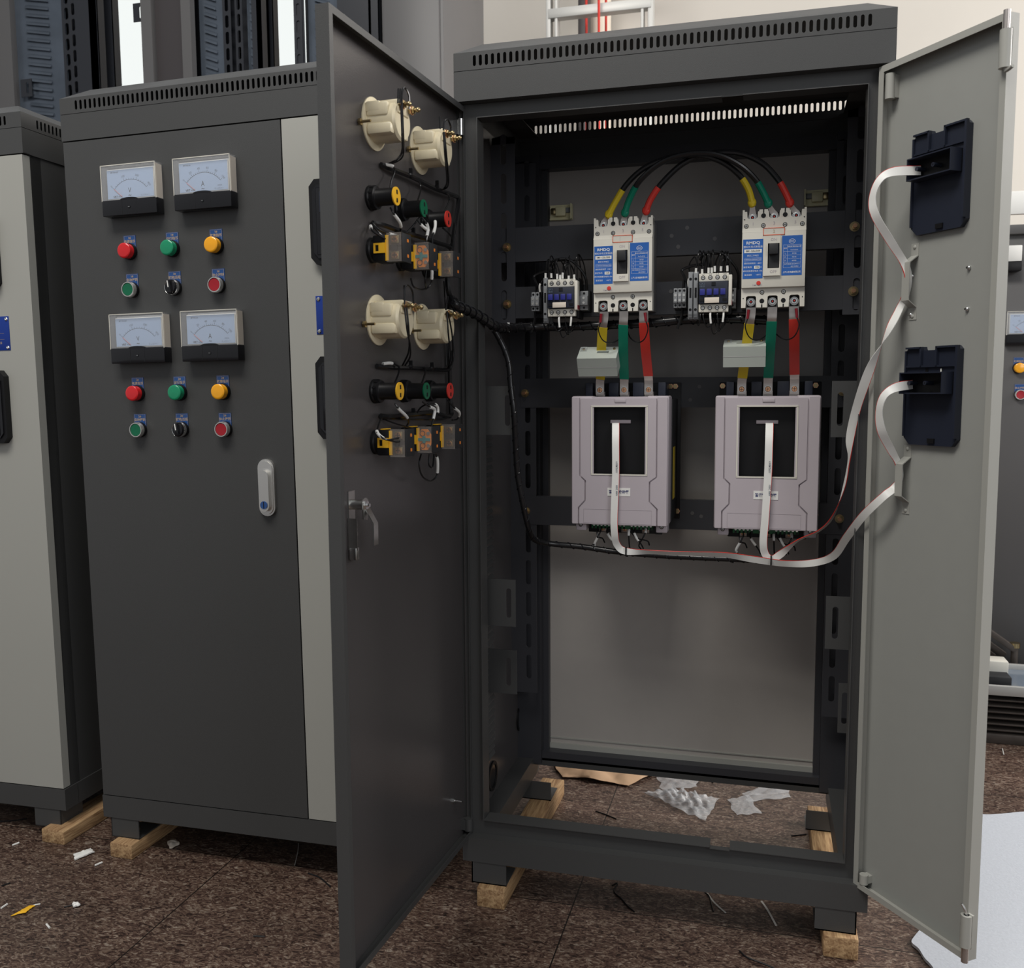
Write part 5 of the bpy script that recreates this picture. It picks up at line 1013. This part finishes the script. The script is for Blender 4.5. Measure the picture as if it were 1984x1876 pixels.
rack('open dark rack with louvred blue side panel, leftmost of the tall racks behind', Tr((xa, Y0, 0)), xb-xa, .13, 3.0,
     [('plain', 0, q(12, xa), .03, 'bg_grey'), ('front', q(12, xa), q(110, xa), .06), ('slot', q(106, xa), q(124, xa), .05), ('slot', q(130, xa), q(146, xa), .02), ('plain', q(148, xa), q(190, xa), .0, 'rack_dark'), ('slot', q(176, xa), q(191, xa), .105), ('clip', q(22, xa), 2.29, .04), ('plain', 0, q(140, xa), .09, 'rack_dark')])
xa2, xb2 = X15(284), X15(508)
rack('dark rack with brown end panel and slotted rails, second of the tall racks behind', Tr((xa2, Y0, 0)), xb2-xa2, .13, 3.0,
     [('plain', q(285, xa2), q(305, xa2), -.03, 'bg_grey'), ('plain', q(305, xa2), q(362, xa2), -.005, 'rack_brown'), ('plain', q(362, xa2), q(380, xa2), -.03, 'bg_grey'), ('front', q(380, xa2), q(430, xa2), .03), ('slot', q(428, xa2), q(444, xa2), .02), ('slot', q(452, xa2), q(466, xa2), .02), ('front', q(468, xa2), q(498, xa2), .05), ('plain', q(499, xa2), q(507, xa2), 0, 'rack_dark'), ('plain', q(300, xa2), q(446, xa2), .09, 'rack_dark'), ('plain', q(440, xa2), q(500, xa2), .09, 'rack_dark'), ('clip', q(255, xa2), 2.52, .02)])
xa3, xb3 = X15(572), X15(735)
rack('dark rack partly hidden by the opened dark door, third of the tall racks behind', Tr((xa3, Y0, 0)), xb3-xa3, .13, 3.0,
     [('slot', q(572, xa3), q(588, xa3), -.004), ('front', q(592, xa3), q(655, xa3), .03), ('plain', q(655, xa3), q(720, xa3), 0, 'rack_dark'), ('plain', q(590, xa3), q(720, xa3), .09, 'rack_dark')])
C = thing('grey_cabinet', 'tall plain grey cabinet behind, between the opened dark door and the pale wall', 'cabinet', Tr((X15(741), Y0, 0)))
wd = X15(860)-X15(741); MB().box(0, wd, 0, .5, .08, 3.0, 'bg_grey', .004).build('body', C); MB().box(.02, wd-.02, .02, .48, 0, .08, 'rack_dark').build('plinth', C); MB().box(.012, wd-.012, -.014, 0, .12, 2.96, 'bg_grey', .003).build('cabinet_door', C)
# bright pane of daylight behind the racks
b = MB(); Yw = 3.19; x0, x1 = atY(-200, 0, Yw).x, atY(700, 0, Yw).x
MT['window_glow'] = m = bpy.data.materials.new('window_glow'); m.use_nodes = True; nt = m.node_tree; nt.nodes.clear(); e = nt.nodes.new('ShaderNodeEmission'); o_ = nt.nodes.new('ShaderNodeOutputMaterial'); e.inputs[0].default_value = (.92, .96, .94, 1); e.inputs[1].default_value = .75; nt.links.new(e.outputs[0], o_.inputs[0])
b.box(x0, x1, Yw-.004, Yw, 2.0, 4.2, 'window_glow'); wn = b.build('window_1'); tag(wn, kind='structure')
b = MB()
for i in range(6): xx = x0+(x1-x0)*i/5; b.box(xx-.025, xx+.025, Yw-.04, Yw-.004, 2.0, 4.2, 'white')
for z in (2.0, 4.2): b.box(x0-.025, x1+.025, Yw-.04, Yw-.004, z-.03, z+.03, 'white')
b.build('window_frame', wn)
# ladder
YL = 2.7; p0 = atY(1062, 30, YL); p1 = atY(1262, 30, YL); lz = 3.4
C = thing('ladder', 'aluminium ladder leaning on the pale wall above the open cabinet', 'ladder')
for px, wd in ((1062, .020), (1077, .012), (1244, .012), (1260, .022)):
    x = atY(px, 30, YL).x; MB().box(x-wd*.55, x+wd*.55, YL, YL+.06, 0, lz, 'aluminium', .002).build('side_rail', C)
for k in range(11):
    z = .33+.272*k
    zz = atY(1160, 16, YL).z+(k-9)*.285
    MB().box(p0.x, p1.x, YL-.004, YL+.045, zz-.022, zz+.022, 'aluminium', .003).build('rung', C)
for px, lb in ((1136, 'left one of the three red cords hanging behind the ladder'), (1160, 'middle red cord hanging in front of the ladder rung'), (1174, 'right one of the three red cords hanging behind the ladder')):
    Yc = 2.66 if px == 1160 else 2.85; x = atY(px, 20, Yc).x; o = MB().tube([(x-.004, Yc, 3.6), (x, Yc, 2.9), (x+.004, Yc, 1.8), (x, Yc, .4)], .006, 'red', 8).build('cord'); tag(o, lb, 'cord', 'red cords by the ladder')
x0, x1 = atY(1122, 40, 2.95).x, atY(1142, 40, 2.95).x; o = MB().box(x0, x1, 2.92, 2.98, 0, 3.7, 'rack_brown', .004).build('board'); tag(o, 'dark upright board standing against the wall behind the ladder', 'board')
x0, x1 = atY(1142, 40, 2.99).x, atY(1196, 40, 2.99).x; b = MB(); b.cyl(((x0+x1)/2-.03, 3.05, 0), ((x0+x1)/2-.03, 3.05, 3.4), (x1-x0)*.42, 'cream_white', n=24); o = b.build('pipe'); tag(o, 'pale upright pipe on the wall seen between the ladder rails', 'pipe')
# cabinet at the right edge
Y1 = 1.6; a = atY(1925, 437, Y1); zt = a.z; x0 = atY(1900, 700, Y1).x
C = thing('electrical_cabinet', 'blurred grey cabinet at the right edge with one meter, an amber and a red button', 'cabinet', Tr((x0, Y1, 0)))
MB().box(0, .8, .02, .5, .09, zt-.03, 'bg_grey', .003).build('body', C)
MB().box(0, .8, 0, .5, zt-.03, zt, 'bg_grey', .003).build('top_cover', C); MB().box(.003, .797, 0, .02, .14, zt-.135, 'bg_grey', .002).build('cabinet_door', C); MB().box(.0, .8, .0, .5, .06, .13, 'rack_dark').build('plinth', C)
pm = atY(1992, 630, Y1); M = Tr((pm.x, Y1, pm.z-.01))
o = copy_tree(ma); o.matrix_basis = M @ Matrix.Scale(1.0, 4); set_labels(o, 'ammeter on the blurred cabinet at the right edge of the photo', 'meters on the right edge cabinet')
pm = atY(1958, 505, Y1)
proto_r = make_lamp('yellow', '', '\u6545\u969c\u6307\u793a'); p = atY(1976, 713, Y1-.02); proto_r.matrix_basis = Tr((p.x, Y1, p.z)); set_labels(proto_r, 'amber pilot lamp on the blurred cabinet at the right edge'); 
bt = make_button('red', '', '\u505c\u6b62\u6309\u94ae'); p = atY(1978, 765, Y1-.02); bt.matrix_basis = Tr((p.x, Y1, p.z)); set_labels(bt, 'red button on the blurred cabinet at the right edge')
C = thing('indicator_box', 'small white and black box on the upper part of the right edge cabinet', 'box', None); p = atY(1966, 500, Y1)
MB().box(p.x-.05, p.x+.012, Y1-.04, Y1, p.z-.015, p.z+.035, 'white', .002).build('cover', C); MB().box(p.x-.05, p.x+.012, Y1-.045, Y1, p.z-.045, p.z-.015, 'black', .002).build('base', C)
p = atY(1975, 400, 2.4); o = MB().box(p.x-.12, p.x+.9, 2.4, 2.42, p.z-.03, p.z+.06, 'wall_bright', .004).build('display_board'); tag(o, 'white panel edge resting above the right edge cabinet', 'panel')
# bench with finned heat sink and parts
Yh = 1.235; zb0 = 0; p = atY(1915, 1440, Yh); x0 = atY(1900, 1400, Yh).x; x1 = x0+.55; zt = atY(1950, 1345, Yh).z
C = thing('heat_sink', 'dark finned heat sink block on the floor at the right edge', 'heat sink', None)
b = MB(); b.box(x0, x1, Yh, Yh+.30, .0, .03, 'brown_iron', .003); b.build('base_block', C)
n = 6
for k in range(n):
    z = .038+(zt-.045)*k/n; MB().box(x0, x1, Yh+.004, Yh+.28, z, z+.0055, 'brown_iron', .0015).build('fin', C)
MB().box(x0, x1, Yh+.05, Yh+.26, .03, zt-.006, 'rack_dark').build('core', C)
C = thing('frame_tray', 'pale aluminium framed tray with bluish glass resting on the finned heat sink', 'tray', None)
b = MB(); b.box(x0, x1, Yh-.01, Yh+.004, zt-.004, zt+.026, 'aluminium', .002); b.box(x0, x1, Yh+.24, Yh+.255, zt-.004, zt+.026, 'aluminium', .002); b.box(x0, x0+.014, Yh+.004, Yh+.24, zt-.004, zt+.026, 'aluminium'); b.build('frame', C)
MB().box(x0+.014, x1, Yh+.004, Yh+.24, zt+.004, zt+.010, 'glass_blue').build('glass', C)
o = MB().box(x0+.02, x0+.085, Yh+.02, Yh+.08, zt+.010, zt+.045, 'black_matt', .003).build('plastic_part'); tag(o, 'small black plastic part standing on the glass of the tray', 'part')
o = MB().box(x0+.02, x0+.11, Yh+.17, Yh+.235, zt+.010, zt+.052, 'ivory', .003).build('white_box'); tag(o, 'small ivory box at the back of the framed tray', 'box')
for k, (dx, dz, an) in enumerate(((0, 0, -.62), (-.02, -.03, -.62), (-.045, -.05, -.60))):
    q = atY(1920, 1218, Yh+.30); b = MB(); b.box(0, .16, 0, .03, -.009, .009, 'brown_iron', .002, Matrix.Rotation(-an, 4, 'Y')); o = b.build('steel_bar', None, Tr((q.x-.06+dx, Yh+.275+.04*k, q.z+.03+dz))); tag(o, 'rusty brown steel bar leaning at the right edge, %s of three' % ('front one', 'middle one', 'rear one')[k], 'steel bar', 'leaning steel bars')
q = atY(1968, 1275, Yh+.27); o = MB().cyl((q.x, Yh+.29, zt), (q.x, Yh+.29, q.z+.04), .011, 'brown_iron', n=14).cyl((q.x, Yh+.29, q.z+.03), (q.x, Yh+.29, q.z+.045), .016, 'brass', n=14).build('bolt_fitting'); tag(o, 'brass topped bolt fitting at the end of the leaning steel bars', 'fitting')
